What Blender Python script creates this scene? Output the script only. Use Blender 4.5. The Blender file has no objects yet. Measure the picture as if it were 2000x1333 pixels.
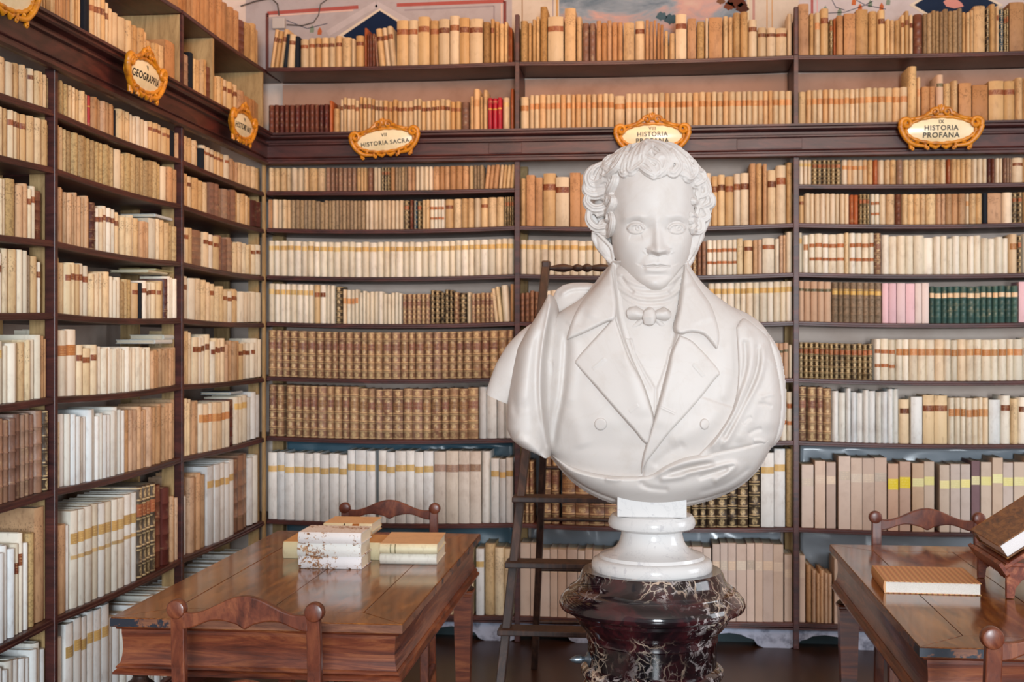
import bpy, bmesh, math, random
import numpy as np
from mathutils import Vector, Matrix, noise
random.seed(7)
SC = bpy.context.scene
COL = SC.collection
PI = math.pi
# ------------------------------------------------------------------ camera
YAW = .1068
CS, SN = math.cos(YAW), math.sin(YAW)
H = 1.55                                   # camera height above the floor (m)
FPX, HZ = 2500.0, 661.5                    # focal length and horizon row, in a 2000x1333 frame
cd = bpy.data.cameras.new('camera'); cam = bpy.data.objects.new('camera', cd); COL.objects.link(cam)
cam.location = (0, 0, H); cam.rotation_euler = (PI/2, 0, YAW)
cd.sensor_width = 36; cd.lens = 45; cd.shift_y = (HZ-666.5)/2000
cd.dof.use_dof = True; cd.dof.focus_distance = 2.9; cd.dof.aperture_fstop = 9
cd.clip_start = .05; cd.clip_end = 100
SC.camera = cam
# ------------------------------------------------------------------ light
SC.view_settings.view_transform = 'Standard'; SC.view_settings.look = 'None'
SC.view_settings.gamma = 1; SC.view_settings.use_curve_mapping = False
SC.view_settings.exposure = 0.08
W = bpy.data.worlds.new('world'); SC.world = W; W.use_nodes = True
bg = W.node_tree.nodes['Background']; bg.inputs[0].default_value = (.97, .96, 1.0, 1); bg.inputs[1].default_value = .38
def area(name, loc, target, size, power, color):
    l = bpy.data.lights.new(name, 'AREA'); l.shape = 'RECTANGLE'; l.size, l.size_y = size
    l.energy = power; l.color = color
    o = bpy.data.objects.new(name, l); COL.objects.link(o); o.location = loc
    o.rotation_euler = (Vector(target)-Vector(loc)).to_track_quat('-Z', 'Y').to_euler()
    return o
area('window_light', (1.0, -4.9, 1.9), (-.2, 5, 1.2), (1.2, 2.2), 580, (.86, .94, 1.0))
area('window_light', (4.3, 3.0, 1.9), (-.5, 5.2, 1.0), (2.2, 2.4), 80, (.88, .94, 1.0))
area('lamp_light', (.3, 4.1, 3.25), (.3, 6.7, 2.75), (3.2, .4), 30, (1.0, .50, .20))
area('lamp_light', (.1, 4.6, 3.3), (-2.2, 5.0, 2.65), (2.0, .4), 17, (1.0, .50, .20))
# ------------------------------------------------------------------ pixel -> place, used only to read sizes off the photograph
def ray(px, py):
    u = (px-1000)/FPX; v = (HZ-py)/FPX
    return (-SN+u*CS, CS+u*SN, v)
def onY(px, py, Y):
    d = ray(px, py); t = Y/d[1]; return Vector((d[0]*t, Y, H+d[2]*t))
def onX(px, py, X):
    d = ray(px, py); t = X/d[0]; return Vector((X, d[1]*t, H+d[2]*t))
def onZ(px, py, Z):
    d = ray(px, py); t = (Z-H)/d[2]; return Vector((d[0]*t, d[1]*t, Z))
# ------------------------------------------------------------------ helpers
def lin(h):
    h = h.lstrip('#'); c = [int(h[i:i+2], 16)/255 for i in (0, 2, 4)]
    return tuple(x/12.92 if x <= .04045 else ((x+.055)/1.055)**2.4 for x in c)
def tag(o, label=None, cat=None, group=None, kind=None):
    for k, v in (('label', label), ('category', cat), ('group', group), ('kind', kind)):
        if v: o[k] = v
    return o
def empty(name, loc=(0, 0, 0), rz=0, **k):
    o = bpy.data.objects.new(name, None); COL.objects.link(o); o.location = loc
    o.rotation_euler = (0, 0, rz); o.empty_display_size = .1; tag(o, **k); return o
class MB:
    """collects faces for one mesh"""
    def __init__(s): s.v = []; s.f = []; s.uv = None
    def add(s, v, f):
        n = len(s.v); s.v += [tuple(p) for p in v]; s.f += [tuple(i+n for i in q) for q in f]; return s
    def box(s, a, b, bev=0):
        (x0, y0, z0), (x1, y1, z1) = a, b
        if bev:
            bm = bmesh.new(); bmesh.ops.create_cube(bm, size=1)
            for v in bm.verts:
                v.co = Vector(((x0+x1)/2+v.co.x*(x1-x0), (y0+y1)/2+v.co.y*(y1-y0), (z0+z1)/2+v.co.z*(z1-z0)))
            bmesh.ops.bevel(bm, geom=bm.edges[:]+bm.verts[:], offset=bev, segments=2, affect='EDGES', profile=.5)
            bm.verts.index_update()
            s.add([v.co for v in bm.verts], [[v.index for v in f.verts] for f in bm.faces]); bm.free(); return s
        v = [(x, y, z) for z in (z0, z1) for (x, y) in ((x0, y0), (x1, y0), (x1, y1), (x0, y1))]
        return s.add(v, [(3, 2, 1, 0), (4, 5, 6, 7), (0, 1, 5, 4), (1, 2, 6, 5), (2, 3, 7, 6), (3, 0, 4, 7)])
    def sweep(s, path, rad, n=8, prof=None, caps=True, up=(0, 0, 1), flat=1.0):
        """tube along path, rad float or list; prof(angle)->factor"""
        P = [Vector(p) for p in path]; m = len(P)
        R = rad if isinstance(rad, (list, tuple)) else [rad]*m
        t = (P[1]-P[0]).normalized(); u = Vector(up); u = (u-t*u.dot(t))
        if u.length < 1e-4: u = Vector((1, 0, 0))-t*t.x
        u.normalize(); V = []
        for i in range(m):
            t = (P[min(i+1, m-1)]-P[max(i-1, 0)]).normalized()
            u = (u-t*u.dot(t)).normalized(); w = t.cross(u)
            for k in range(n):
                a = 2*PI*k/n; r = R[i]*(prof(a, i/(m-1)) if prof else 1)
                V.append(P[i]+u*(math.cos(a)*r)+w*(math.sin(a)*r*flat))
        F = [(i*n+k, i*n+(k+1) % n, (i+1)*n+(k+1) % n, (i+1)*n+k) for i in range(m-1) for k in range(n)]
        if caps: F += [tuple(range(n-1, -1, -1)), tuple(range((m-1)*n, m*n))]
        return s.add(V, F)
    def lathe(s, prof, n=48, c=(0, 0, 0)):
        V = [(c[0]+r*math.cos(2*PI*k/n), c[1]+r*math.sin(2*PI*k/n), c[2]+z) for r, z in prof for k in range(n)]
        m = len(prof)
        F = [(i*n+k, i*n+(k+1) % n, (i+1)*n+(k+1) % n, (i+1)*n+k) for i in range(m-1) for k in range(n)]
        F += [tuple(range(n-1, -1, -1)), tuple(range((m-1)*n, m*n))]
        return s.add(V, F)
    def plate(s, outline, y0, y1, bev=0):
        """extrude an x,z outline from y0 to y1 (y0 in front)"""
        n = len(outline)
        V = [(x, y0, z) for x, z in outline]+[(x, y1, z) for x, z in outline]
        return s.add(V, [tuple(range(n)), tuple(range(2*n-1, n-1, -1))]+[(i, i+n, (i+1) % n+n, (i+1) % n) for i in range(n)])
    def build(s, name, m, parent=None, smooth=False, bevel=0, **k):
        me = bpy.data.meshes.new(name); me.from_pydata(s.v, [], s.f); me.update()
        if m: me.materials.append(m)
        if smooth: me.polygons.foreach_set('use_smooth', [True]*len(me.polygons))
        o = bpy.data.objects.new(name, me); COL.objects.link(o)
        if parent: o.parent = parent
        if bevel:
            b = o.modifiers.new('b', 'BEVEL'); b.width = bevel; b.segments = 2; b.limit_method = 'ANGLE'; b.angle_limit = .7
        if smooth:
            try: me.set_sharp_from_angle(angle=.7)
            except Exception: pass
        tag(o, **k); return o
# ------------------------------------------------------------------ materials
class NT:
    def __init__(s, name):
        s.m = bpy.data.materials.new(name); s.m.use_nodes = True; s.t = s.m.node_tree; s.n = s.t.nodes
        s.b = s.n['Principled BSDF']
    def L(s, a, b): s.t.links.new(a, b)
    def node(s, typ, **k):
        x = s.n.new(typ)
        for a, v in k.items():
            if a.startswith('i_'):
                key = a[2:]; key = int(key) if key.isdigit() else key
                if hasattr(v, 'is_linked') or isinstance(v, bpy.types.NodeSocket): s.L(v, x.inputs[key])
                else: x.inputs[key].default_value = v
            else: setattr(x, a, v)
        return x
    def noise(s, scale, detail=4, vec=None, rough=.55, dist=0):
        x = s.node('ShaderNodeTexNoise'); x.inputs['Scale'].default_value = scale; x.inputs['Detail'].default_value = detail
        x.inputs['Roughness'].default_value = rough; x.inputs['Distortion'].default_value = dist
        if vec is not None: s.L(vec, x.inputs['Vector'])
        return x.outputs['Fac']
    def coord(s, which='Object', scale=(1, 1, 1), rot=(0, 0, 0)):
        c = s.node('ShaderNodeTexCoord'); m = s.node('ShaderNodeMapping'); s.L(c.outputs[which], m.inputs[0])
        m.inputs['Scale'].default_value = scale; m.inputs['Rotation'].default_value = rot; return m.outputs[0]
    def world(s, scale=(1, 1, 1)):
        c = s.node('ShaderNodeNewGeometry'); m = s.node('ShaderNodeMapping'); s.L(c.outputs['Position'], m.inputs[0])
        m.inputs['Scale'].default_value = scale; return m.outputs[0]
    def ramp(s, fac, stops):
        r = s.node('ShaderNodeValToRGB'); s.L(fac, r.inputs[0]); e = r.color_ramp.elements
        while len(e) < len(stops): e.new(.5)
        for x, (p, c) in zip(e, stops):
            x.position = p; x.color = (*(lin(c) if isinstance(c, str) else (c, c, c)), 1)
        return r.outputs[0]
    def mix(s, fac, a, b, mode='MIX'):
        x = s.node('ShaderNodeMix', data_type='RGBA', blend_type=mode)
        for k, v in ((0, fac), (6, a), (7, b)):
            if isinstance(v, bpy.types.NodeSocket): s.L(v, x.inputs[k])
            elif isinstance(v, str): x.inputs[k].default_value = (*lin(v), 1)
            elif k == 0: x.inputs[k].default_value = v
            else: x.inputs[k].default_value = (*v, 1)
        return x.outputs[2]
    def math(s, op, a, b=None, c=None):
        x = s.node('ShaderNodeMath', operation=op)
        for k, v in enumerate((a, b, c)):
            if v is None: continue
            if isinstance(v, bpy.types.NodeSocket): s.L(v, x.inputs[k])
            else: x.inputs[k].default_value = v
        return x.outputs[0]
    def bump(s, h, strength=.3, dist=.002):
        b = s.node('ShaderNodeBump'); b.inputs['Strength'].default_value = strength; b.inputs['Distance'].default_value = dist
        s.L(h, b.inputs['Height']); s.L(b.outputs[0], s.b.inputs['Normal'])
    def out(s, col=None, rough=.5, spec=.5, metal=0, coat=0):
        if col is not None:
            if isinstance(col, bpy.types.NodeSocket): s.L(col, s.b.inputs['Base Color'])
            else: s.b.inputs['Base Color'].default_value = (*lin(col), 1)
        if isinstance(rough, bpy.types.NodeSocket): s.L(rough, s.b.inputs['Roughness'])
        else: s.b.inputs['Roughness'].default_value = rough
        s.b.inputs['Specular IOR Level'].default_value = spec; s.b.inputs['Metallic'].default_value = metal
        s.b.inputs['Coat Weight'].default_value = coat; s.b.inputs['Coat Roughness'].default_value = .08
        return s.m
def attr(t): return t.node('ShaderNodeAttribute', attribute_name='Col').outputs['Color']
def uvxy(t):
    u = t.node('ShaderNodeUVMap', uv_map='UV'); x = t.node('ShaderNodeSeparateXYZ'); t.L(u.outputs[0], x.inputs[0]); return x.outputs[0], x.outputs[1], u.outputs[0]
def smstep(t, x, a, b):
    m = t.node('ShaderNodeMapRange', interpolation_type='SMOOTHSTEP'); t.L(x, m.inputs[0])
    m.inputs[1].default_value = a; m.inputs[2].default_value = b; return m.outputs[0]
M = {}
t = NT('vellum'); c = attr(t); w = t.world()
n1 = t.noise(9, 5, w, .65); n2 = t.noise(60, 4, t.world((1, 1, .35)), .6)
c1 = t.mix(t.math('MULTIPLY', smstep(t, n1, .45, .8), .55), c, t.mix(.5, c, '8a5c34', 'MULTIPLY'))
c1 = t.mix(t.math('MULTIPLY', smstep(t, n2, .52, .8), .5), c1, t.mix(.6, c1, '7a5230', 'MULTIPLY'))
t.bump(n2, .25, .002); M['vellum'] = t.out(c1, .5, .35)
# vellum with a hand written title near the top of the spine
t = NT('inscribed_vellum'); c = attr(t); u, v, uv = uvxy(t)
n1 = t.noise(9, 5, t.world(), .65); n2 = t.noise(70, 4, t.world((1, 1, .4)), .6)
c1 = t.mix(t.math('MULTIPLY', smstep(t, n1, .42, .75), .6), c, t.mix(.55, c, '7d5632', 'MULTIPLY'))
c1 = t.mix(t.math('MULTIPLY', smstep(t, n2, .5, .75), .6), c1, t.mix(.6, c1, '704a2a', 'MULTIPLY'))
ink = t.noise(210, 2, t.world((1, 1, .75)), .5)
z = t.math('MULTIPLY', smstep(t, v, .62, .66), t.math('SUBTRACT', 1, smstep(t, v, .86, .9)))
c1 = t.mix(t.math('MULTIPLY', t.math('MULTIPLY', smstep(t, ink, .57, .62), z), .5), c1, '3a2517')
t.bump(n2, .3, .002); M['ink'] = t.out(c1, .55, .3)
# gilt leather: raised bands with a gold flower in every compartment
def gilt(name, amount, wear):
    t = NT(name); c = attr(t); u, v, uv = uvxy(t)
    fr = t.math('FRACT', v); du = t.math('SUBTRACT', u, .5); dv = t.math('SUBTRACT', fr, .5)
    r = t.math('SQRT', t.math('ADD', t.math('POWER', t.math('MULTIPLY', du, 1.5), 2), t.math('POWER', t.math('MULTIPLY', dv, 1.3), 2)))
    nn = t.noise(230, 2, t.world(), .5)
    flower = t.math('MULTIPLY', t.math('SUBTRACT', 1, smstep(t, r, .28, .5)), smstep(t, nn, .36, .5))
    line = t.math('SUBTRACT', 1, smstep(t, t.math('ABSOLUTE', t.math('SUBTRACT', t.math('ABSOLUTE', dv), .38)), .03, .06))
    g = t.math('MULTIPLY', t.math('MAXIMUM', flower, line), smstep(t, t.noise(16, 4, t.world(), .7), wear, wear+.2))
    c0 = t.mix(t.math('MULTIPLY', smstep(t, t.noise(25, 5, t.world(), .7), .45, .75), .6), c, t.mix(.6, c, '5d3a22', 'MULTIPLY'))
    c1 = t.mix(t.math('MULTIPLY', g, amount), c0, 'd9c090')
    t.bump(t.noise(90, 4, t.world(), .6), .3, .002)
    return t.out(c1, .42, .45)
M['gilt'] = gilt('gilt_leather', .85, .32)
M['leather'] = gilt('plain_leather', .35, .5)
t = NT('marbled_paper'); c = attr(t); n = t.noise(75, 3, t.world(), .6, 1.2)
c1 = t.mix(smstep(t, n, .45, .65), c, t.mix(.4, c, '5b5047', 'MULTIPLY')); M['marbled'] = t.out(c1, .6, .25)
t = NT('paper_board'); c = attr(t); n = t.noise(14, 5, t.world(), .6)
c1 = t.mix(t.math('MULTIPLY', smstep(t, n, .45, .75), .3), c, t.mix(.5, c, '8d6a50', 'MULTIPLY')); t.bump(t.noise(400, 2, t.world()), .15, .001)
M['board'] = t.out(c1, .75, .15)
# title label with rows of small lettering
t = NT('title_label'); c = attr(t); u, v, uv = uvxy(t)
rows = t.math('SUBTRACT', 1, smstep(t, t.math('ABSOLUTE', t.math('SUBTRACT', t.math('FRACT', t.math('MULTIPLY', v, 4)), .5)), .16, .24))
let = smstep(t, t.noise(260, 1, t.world((1, 1, .25)), .4), .48, .54)
edge = t.math('MULTIPLY', smstep(t, u, .12, .2), t.math('SUBTRACT', 1, smstep(t, u, .8, .88)))
k = t.math('MULTIPLY', t.math('MULTIPLY', rows, let), edge)
c1 = t.mix(t.math('MULTIPLY', k, .7), c, t.mix(.5, c, 'e8c890', 'SCREEN'))
c1 = t.mix(t.math('MULTIPLY', smstep(t, t.noise(30, 4, t.world(), .7), .5, .75), .4), c1, t.mix(.5, c1, 'd8b080', 'SCREEN'))
M['label'] = t.out(c1, .45, .4)
t = NT('page_edges'); c = attr(t); n = t.noise(500, 2, t.world(), .5)
M['pages'] = t.out(t.mix(t.math('MULTIPLY', smstep(t, n, .4, .7), .35), c, t.mix(.6, c, 'a89880', 'MULTIPLY')), .8, .1)
def wood(name, a, b, cc, rough=.35, coat=0, axis=(1, 1, 1), scale=1.0, spec=.5, scuff=None):
    t = NT(name); w = t.coord('Object', tuple(x*scale for x in axis))
    n = t.noise(3, 8, w, .62, 1.6); n2 = t.noise(40, 5, w, .6, .4)
    c1 = t.ramp(n, [(.3, a), (.5, b), (.72, cc)])
    c1 = t.mix(t.math('MULTIPLY', smstep(t, n2, .5, .7), .5), c1, t.mix(.55, c1, a, 'MULTIPLY'))
    if scuff:
        c1 = t.mix(smstep(t, t.noise(7, 5, t.coord('Object'), .7), .55, .59), c1, scuff)
    t.bump(n2, .12, .001)
    r = t.math('ADD', rough, t.math('MULTIPLY', t.noise(6, 4, t.coord('Object')), .12))
    return t.out(c1, r, spec, 0, coat)
M['case'] = wood('shelf_wood', '240e10', '43201e', '5e2e27', .34, 0, (1, 1, 6))
M['case_side'] = wood('left_shelf_wood', '240e10', '421f1e', '5c2e27', .34, 0, (6, .6, 6))
M['raw'] = wood('raw_batten_wood', '8d7350', 'a98c62', 'bfa274', .7, 0, (8, 8, 1), spec=.2)
M['table'] = wood('walnut_top', '361a0a', '7a431a', 'ab6e34', .09, .2, (7, 1.0, 7), 1, .5)
M['apron'] = wood('walnut_apron', '3c170e', '70351f', 'a15f38', .28, .1, (.9, .9, 9), 1, .5)
M['edge'] = wood('worn_table_edge', '4a281d', '7c4d36', 'a06c4a', .35, .1, (1.2, 1.2, 8), 1, .5, '1b2230')
M['chair'] = wood('chair_walnut', '3a170e', '6b3421', '955636', .28, .05, (3, 3, 1.2), 1.4)
M['ladder'] = wood('ladder_wood', '1d1210', '38241d', '573a2c', .4, 0, (8, 8, 1))
t = NT('plaster'); n = t.noise(4, 5, t.world(), .6); n2 = t.noise(30, 4, t.world(), .6)
t.bump(n2, .2, .003); M['plaster'] = t.out(t.ramp(n, [(.3, 'cdb9ac'), (.5, 'd8c6ba'), (.7, 'e0d0c4')]), .85, .15)
t = NT('painted_plaster'); c = attr(t); n = t.noise(12, 5, t.world(), .65)
M['paint'] = t.out(t.mix(t.math('MULTIPLY', smstep(t, n, .4, .7), .35), c, t.mix(.5, c, 'b8a898', 'MULTIPLY')), .8, .15)
t = NT('floor_boards'); n = t.noise(3, 6, t.world((1, .15, 1)), .6); M['floor'] = t.out(t.ramp(n, [(.3, '1c110c'), (.6, '3b2417'), (.8, '4b3020')]), .32, .4)
def flat(name, col, rough=.5, metal=0, spec=.5, nz=0, dark='000000'):
    t = NT(name)
    if nz: return t.out(t.mix(smstep(t, t.noise(nz, 5, t.coord('Object'), .65), .42, .72), col, dark), rough, spec, metal)
    return t.out(col, rough, spec, metal)
M['gold'] = flat('gilded_wood', 'cc8516', .38, .0, .6, 26, '8a4a0c')
M['golddark'] = flat('gilded_hollow', '7a430c', .5)
M['enamel'] = flat('enamel_plaque', 'e9dcb8', .25, 0, .5, 5, 'd9c89c')
M['black'] = flat('black_paint', '14110e', .5)
M['brass'] = flat('brass', 'c99b4a', .3, 1)
M['plinth'] = flat('weathered_paint', 'a9b0c4', .7, 0, .2, 16, '5c6272')
M['teal'] = flat('dark_teal_paint', '0f2a30', .6)
M['cable'] = flat('cable_grey', '4a4440', .6)
M['box'] = flat('white_plastic', 'b8b0aa', .5)
# ------------------------------------------------------------------ room shell
D = 6.5; XL = -1.994                       # front planes of the two bookcases
Z = dict(T=2.965, C=2.6125, S0=2.32, S1=2.127, S2=1.88, S3=1.637, S4=1.3525, S5=1.04, S6=.606, S7=.131)
TH = .026
ORDER = ['T', 'C', 'S0', 'S1', 'S2', 'S3', 'S4', 'S5', 'S6', 'S7']
MB().box((-2.34, -.5, -.06), (4.6, D+.36, 0)).build('floor', M['floor'], kind='structure')
MB().box((-2.34, D+.32, 0), (4.6, D+.42, 4.6)).build('wall_back', M['plaster'], kind='structure')
MB().box((-2.46, -.5, 0), (-2.34, D+.42, 4.6)).build('wall_left', M['plaster'], kind='structure')
MB().box((-2.46, -6.5, 4.6), (4.7, D+.42, 4.7)).build('ceiling', M['plaster'], kind='structure')
MB().box((4.6, -.5, 0), (4.7, D+.42, 4.6)).build('wall_right', M['plaster'], kind='structure')
YW = D+.32
def colmesh(o, col):
    a = o.data.color_attributes.new('Col', 'FLOAT_COLOR', 'POINT')
    a.data.foreach_set('color', list((*lin(col), 1))*len(o.data.vertices)); return o
# painted decoration of the wall above the top shelf (flat paint, a millimetre thick)
wb = bpy.data.objects['wall_back']
def painted(name, pts, col, th=.001):
    P = [onY(x, y, YW) for x, y in pts]
    o = MB().plate([(p.x, p.z) for p in P], YW-th, YW+.001).build(name, M['paint'], wb); colmesh(o, col); return o
def strip(name, a, b, w, col, th=.0015):
    (x0, y0), (x1, y1) = a, b; l = math.hypot(x1-x0, y1-y0); nx, ny = -(y1-y0)/l*w/2, (x1-x0)/l*w/2
    return painted(name, [(x0+nx, y0+ny), (x1+nx, y1+ny), (x1-nx, y1-ny), (x0-nx, y0-ny)], col, th)
painted('painted_field', [(480, -90), (1000, -90), (1000, 150), (480, 150)], 'b0a6a6')
painted('painted_field', [(1000, -90), (1560, -90), (1560, 120), (1000, 120)], 'cdbfae')
painted('painted_field', [(1560, -90), (2150, -90), (2150, 100), (1560, 100)], 'c2b8b8')
for a, b, w, c in (((522, 26), (700, 14), 7, 'a8574f'), ((522, 32), (690, 20), 3, 'd9b6a8'), ((775, 10), (985, 2), 7, 'a8574f'), ((522, 26), (522, 150), 6, '6e4540'),
                   ((986, 2), (986, 130), 6, '7e4440'), ((980, 8), (980, 130), 3, 'd9b6a8'), ((790, 20), (965, 12), 3, '9a8f92'), ((965, 12), (965, 100), 3, '9a8f92'),
                   ((1020, -20), (1020, 60), 2, '9a7a5c'), ((1088, -20), (1088, 60), 3, 'b88a4a'), ((1080, -20), (1080, 60), 2, '9a8f92'), ((1095, 2), (1260, -4), 7, 'a05a2a'),
                   ((1462, -20), (1462, 90), 3, 'd8c8a8'), ((1472, -20), (1472, 90), 5, 'b88f86'), ((1498, -20), (1498, 90), 2, 'c79a68'), ((1508, -20), (1508, 90), 2, 'c79a68'),
                   ((1586, -20), (1586, 70), 5, 'a8605c'), ((1596, -20), (1596, 70), 2, 'd4a0a0')):
    strip('painted_stripe', a, b, w, c)
strip('painted_band', (735, 8), (640, 66), 12, 'bcb2b2', .002); strip('painted_band', (735, 8), (830, 62), 12, 'bcb2b2', .002)
painted('painted_diamond', [(742, 16), (660, 70), (742, 120), (830, 70)], 'd6c8b4', .0025)
painted('painted_diamond', [(742, 21), (670, 70), (742, 115), (820, 70)], '142440', .003)
painted('painted_diamond', [(1860, -40), (1775, 10), (1860, 62), (1960, 10)], 'd6c8b4', .0025)
painted('painted_diamond', [(1860, -36), (1785, 10), (1860, 56), (1950, 10)], '1d2b42', .003)
painted('painted_shell', [(1842, 4), (1850, -3), (1866, -3), (1878, 6), (1882, 13), (1864, 17), (1848, 13)], 'c98a80', .0035)
for i, (x, y) in enumerate(((610, 58), (625, 62), (1612, 20), (1680, 16), (1700, 8), (1722, 14), (1735, 4), (1668, 4), (1640, 24))):
    painted('painted_leaf', [(x-5, y+6), (x-4, y-3), (x, y-9), (x+4, y-2), (x+3, y+6)], 'b8643a' if i % 2 else '7c8a7a', .002)
for pts in (((560, 40), (600, 56), (640, 46)), ((1615, 26), (1650, 24), (1690, 10), (1730, 18)), ((1625, 0), (1632, 14), (1650, 20)), ((1672, 0), (1690, 10), (1705, 2))):
    for a, b in zip(pts, pts[1:]): strip('painted_tendril', a, b, 1.6, '5a5a66', .002)
# small painted landscape sky, with cloud colours in the paint
t = NT('painted_sky'); n = t.noise(3.2, 6, t.world((1, 1, 2.2)), .6, .6)
M['skyp'] = t.out(t.ramp(n, [(.3, '5f6f7c'), (.45, '8b96a0'), (.58, 'c49c92'), (.72, 'cbb4a4')]), .8, .15)
P = [onY(x, y, YW) for x, y in ((1092, -60), (1458, -60), (1458, 90), (1092, 90))]
MB().plate([(p.x, p.z) for p in P], YW-.003, YW).build('painted_landscape', M['skyp'], wb)
for (x, y, r, c) in ((1438, 2, 17, '5c3326'), (1424, 12, 10, '6e3d2a'), (1450, 16, 12, '4c2d24'), (1408, 2, 8, '75503a'), (1292, 32, 10, '49606a'), (1310, 38, 12, '3f5660')):
    painted('painted_tree', [(x+r*math.cos(a)*(1+.2*math.sin(5*a)), y+r*.8*math.sin(a)*(1+.2*math.cos(7*a))) for a in [k*PI/9 for k in range(18)]], c, .005)

# ------------------------------------------------------------------ bookcases
SAG = .013
XP = [XL, -.670, .7285, 2.13]
YP = [2.95, 4.13, 5.31, D]
def sagz(f, s=SAG): f = min(max(f, 0), 1); return -s*4*f*(1-f)
bc = empty('bookcase', (0, D, 0), label='dark brown built-in bookcase covering the whole back wall behind the bust', cat='bookcase')
bl = empty('bookcase', (XL, 5, 0), label='dark brown built-in bookcase along the side wall, under the plaque reading GEOGRAPHIA', cat='bookcase')
bpy.context.view_layer.update()
def adopt(o, p):
    o.parent = p; o.matrix_parent_inverse = Matrix.Translation(p.location).inverted(); return o
def shelf(par, a, b, z, sg, side, mat, dep=.30, lip=.0):
    """plank between a and b along a wall, slightly sagging, with a little bead on the front edge"""
    n = 12; V = []; prof = [(0, 0), (.004, .0), (0, .0)]
    sec = [(.0, -TH+.003), (-.003, -TH*.8), (-.003, -TH*.55), (.0, -TH*.45), (0, -.003), (.003, 0), (dep, 0), (dep, -TH)]
    for i in range(n+1):
        f = i/n; q = a+(b-a)*f; zz = z+sagz(f, sg)
        for (o_, dz) in sec:
            V.append((q, D+o_, zz+dz) if side == 'back' else (XL-o_, q, zz+dz))
    m = len(sec)
    F = [(i*m+k, i*m+(k+1) % m, (i+1)*m+(k+1) % m, (i+1)*m+k) for i in range(n) for k in range(m)]
    F += [tuple(range(m)), tuple(range(n*m+m-1, n*m-1, -1))]
    return adopt(MB().add(V, F).build('shelf', mat), par)
for i in range(3):
    for lv in ORDER:
        if lv == 'S0' and i == 1 or lv == 'C': continue
        shelf(bc, XP[i]+.012, XP[i+1]-.012, Z[lv], SAG if lv not in ('S7', 'T', 'S0') else .006, 'back', M['case'])
for i in range(3):
    for lv in ORDER:
        if lv == 'C': continue
        shelf(bl, YP[i]+.012, YP[i+1]-.012 if i < 2 else D+.3, Z[lv], .010 if lv != 'S7' else .003, 'left', M['case_side'], .34)
# uprights: dark front stile, pale raw battens behind
for i, x in enumerate(XP):
    if i:
        adopt(MB().box((x-.014, D-.006, 0), (x+.014, D+.03, 2.46), .003).build('stile', M['case']), bc)
        adopt(MB().box((x-.010, D-.002, Z['C']), (x+.010, D+.30, Z['T']+.18)).build('divider', M['case']), bc)
        adopt(MB().box((x-.011, D-.006, Z['T']), (x+.011, D+.03, Z['T']+.24), .004).build('finial_post', M['case']), bc)
    adopt(MB().box((x-.03, D+.24, 0), (x+.03, D+.30, 2.46)).build('batten', M['raw']), bc)
for x, z0, z1 in ((-1.353, .131, 1.04), (1.45, .131, 1.04)):
    adopt(MB().box((x-.018, D+.262, z0), (x+.018, D+.298, z1-TH-SAG)).build('batten', M['raw']), bc)
for i, y in enumerate(YP):
    if i < 3:
        adopt(MB().box((XL-.03, y-.012, 0), (XL+.006, y+.012, 2.46), .003).build('stile', M['case']), bl)
    yy = y if i < 3 else D
    adopt(MB().box((XL-.085, yy-.010, 0), (XL-.031, yy+.010, 2.44)).build('batten', M['raw']), bl)
    adopt(MB().box((XL-.27, yy-.010, 0), (XL-.19, yy+.010, 2.44)).build('batten', M['raw']), bl)
for y in (5.31, 5.72, 6.48):
    adopt(MB().box((XL-.27, y-.010, Z['C']), (XL-.004, y+.010, Z['T']-TH)).build('divider', M['raw']), bl)
adopt(MB().box((XL-.004, 5.298, Z['C']), (XL+.004, 5.322, Z['T']-TH)).build('divider_edge', M['case']), bl)
adopt(MB().box((XL-.012, D-.012, 0), (XL+.005, D+.01, 2.46), .002).build('corner_post', M['raw']), bl)
M['tanboard'] = flat('tan_backing', 'a4795a', .8, 0, .2, 5, '8c6448'); M['pinkboard'] = flat('pinkish_backing', 'b28c78', .8, 0, .2, 4, 'a07a66')
for i in range(3):
    adopt(MB().box((XP[i]+.012, D+.285, Z['C']), (XP[i+1]-.012, D+.298, Z['C']+.20)).build('backing_board', M['tanboard']), bc)
    adopt(MB().box((XP[i]+.012, D+.29, Z['C']+.202), (XP[i+1]-.012, D+.298, Z['T']-TH-.008)).build('backing_board', M['pinkboard']), bc)
# cornice
CP = [(-.0, 2.452), (.018, 2.452), (.030, 2.458), (.030, 2.470), (.018, 2.476), (.018, 2.482), (.026, 2.486), (.022, 2.492), (.022, 2.548), (.034, 2.553), (.034, 2.560), (.016, 2.566), (.016, 2.578),
      (.042, 2.584), (.050, 2.590), (.050, 2.598), (.062, 2.602), (.062, 2.6125), (-.30, 2.6125), (-.30, 2.59), (0, 2.59)]
def cornice(par, side, a, b):
    m = len(CP); V = []
    for e, q in ((0, a), (1, b)):
        for (o_, z) in CP:
            if side == 'back': V.append(((q+max(o_, 0)) if e == 0 else q, D-o_, z))       # mitred at the corner
            else: V.append((XL+o_, q-(max(o_, 0) if e else 0), z))
    F = [(k, (k+1) % m, m+(k+1) % m, m+k) for k in range(m)]+[tuple(range(m)), tuple(range(2*m-1, m-1, -1))]
    return adopt(MB().add(V, F).build('cornice_moulding', M['case']), par)
cornice(bc, 'back', XL, 2.6); cornice(bl, 'left', 2.6, D)
for x in (-.664, .735):
    adopt(MB().box((x-.30 if x > 0 else x-.15, D-.028, 2.494), (x+.02, D-.0225, 2.546), .002).build('cornice_block', M['case']), bc)
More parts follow.
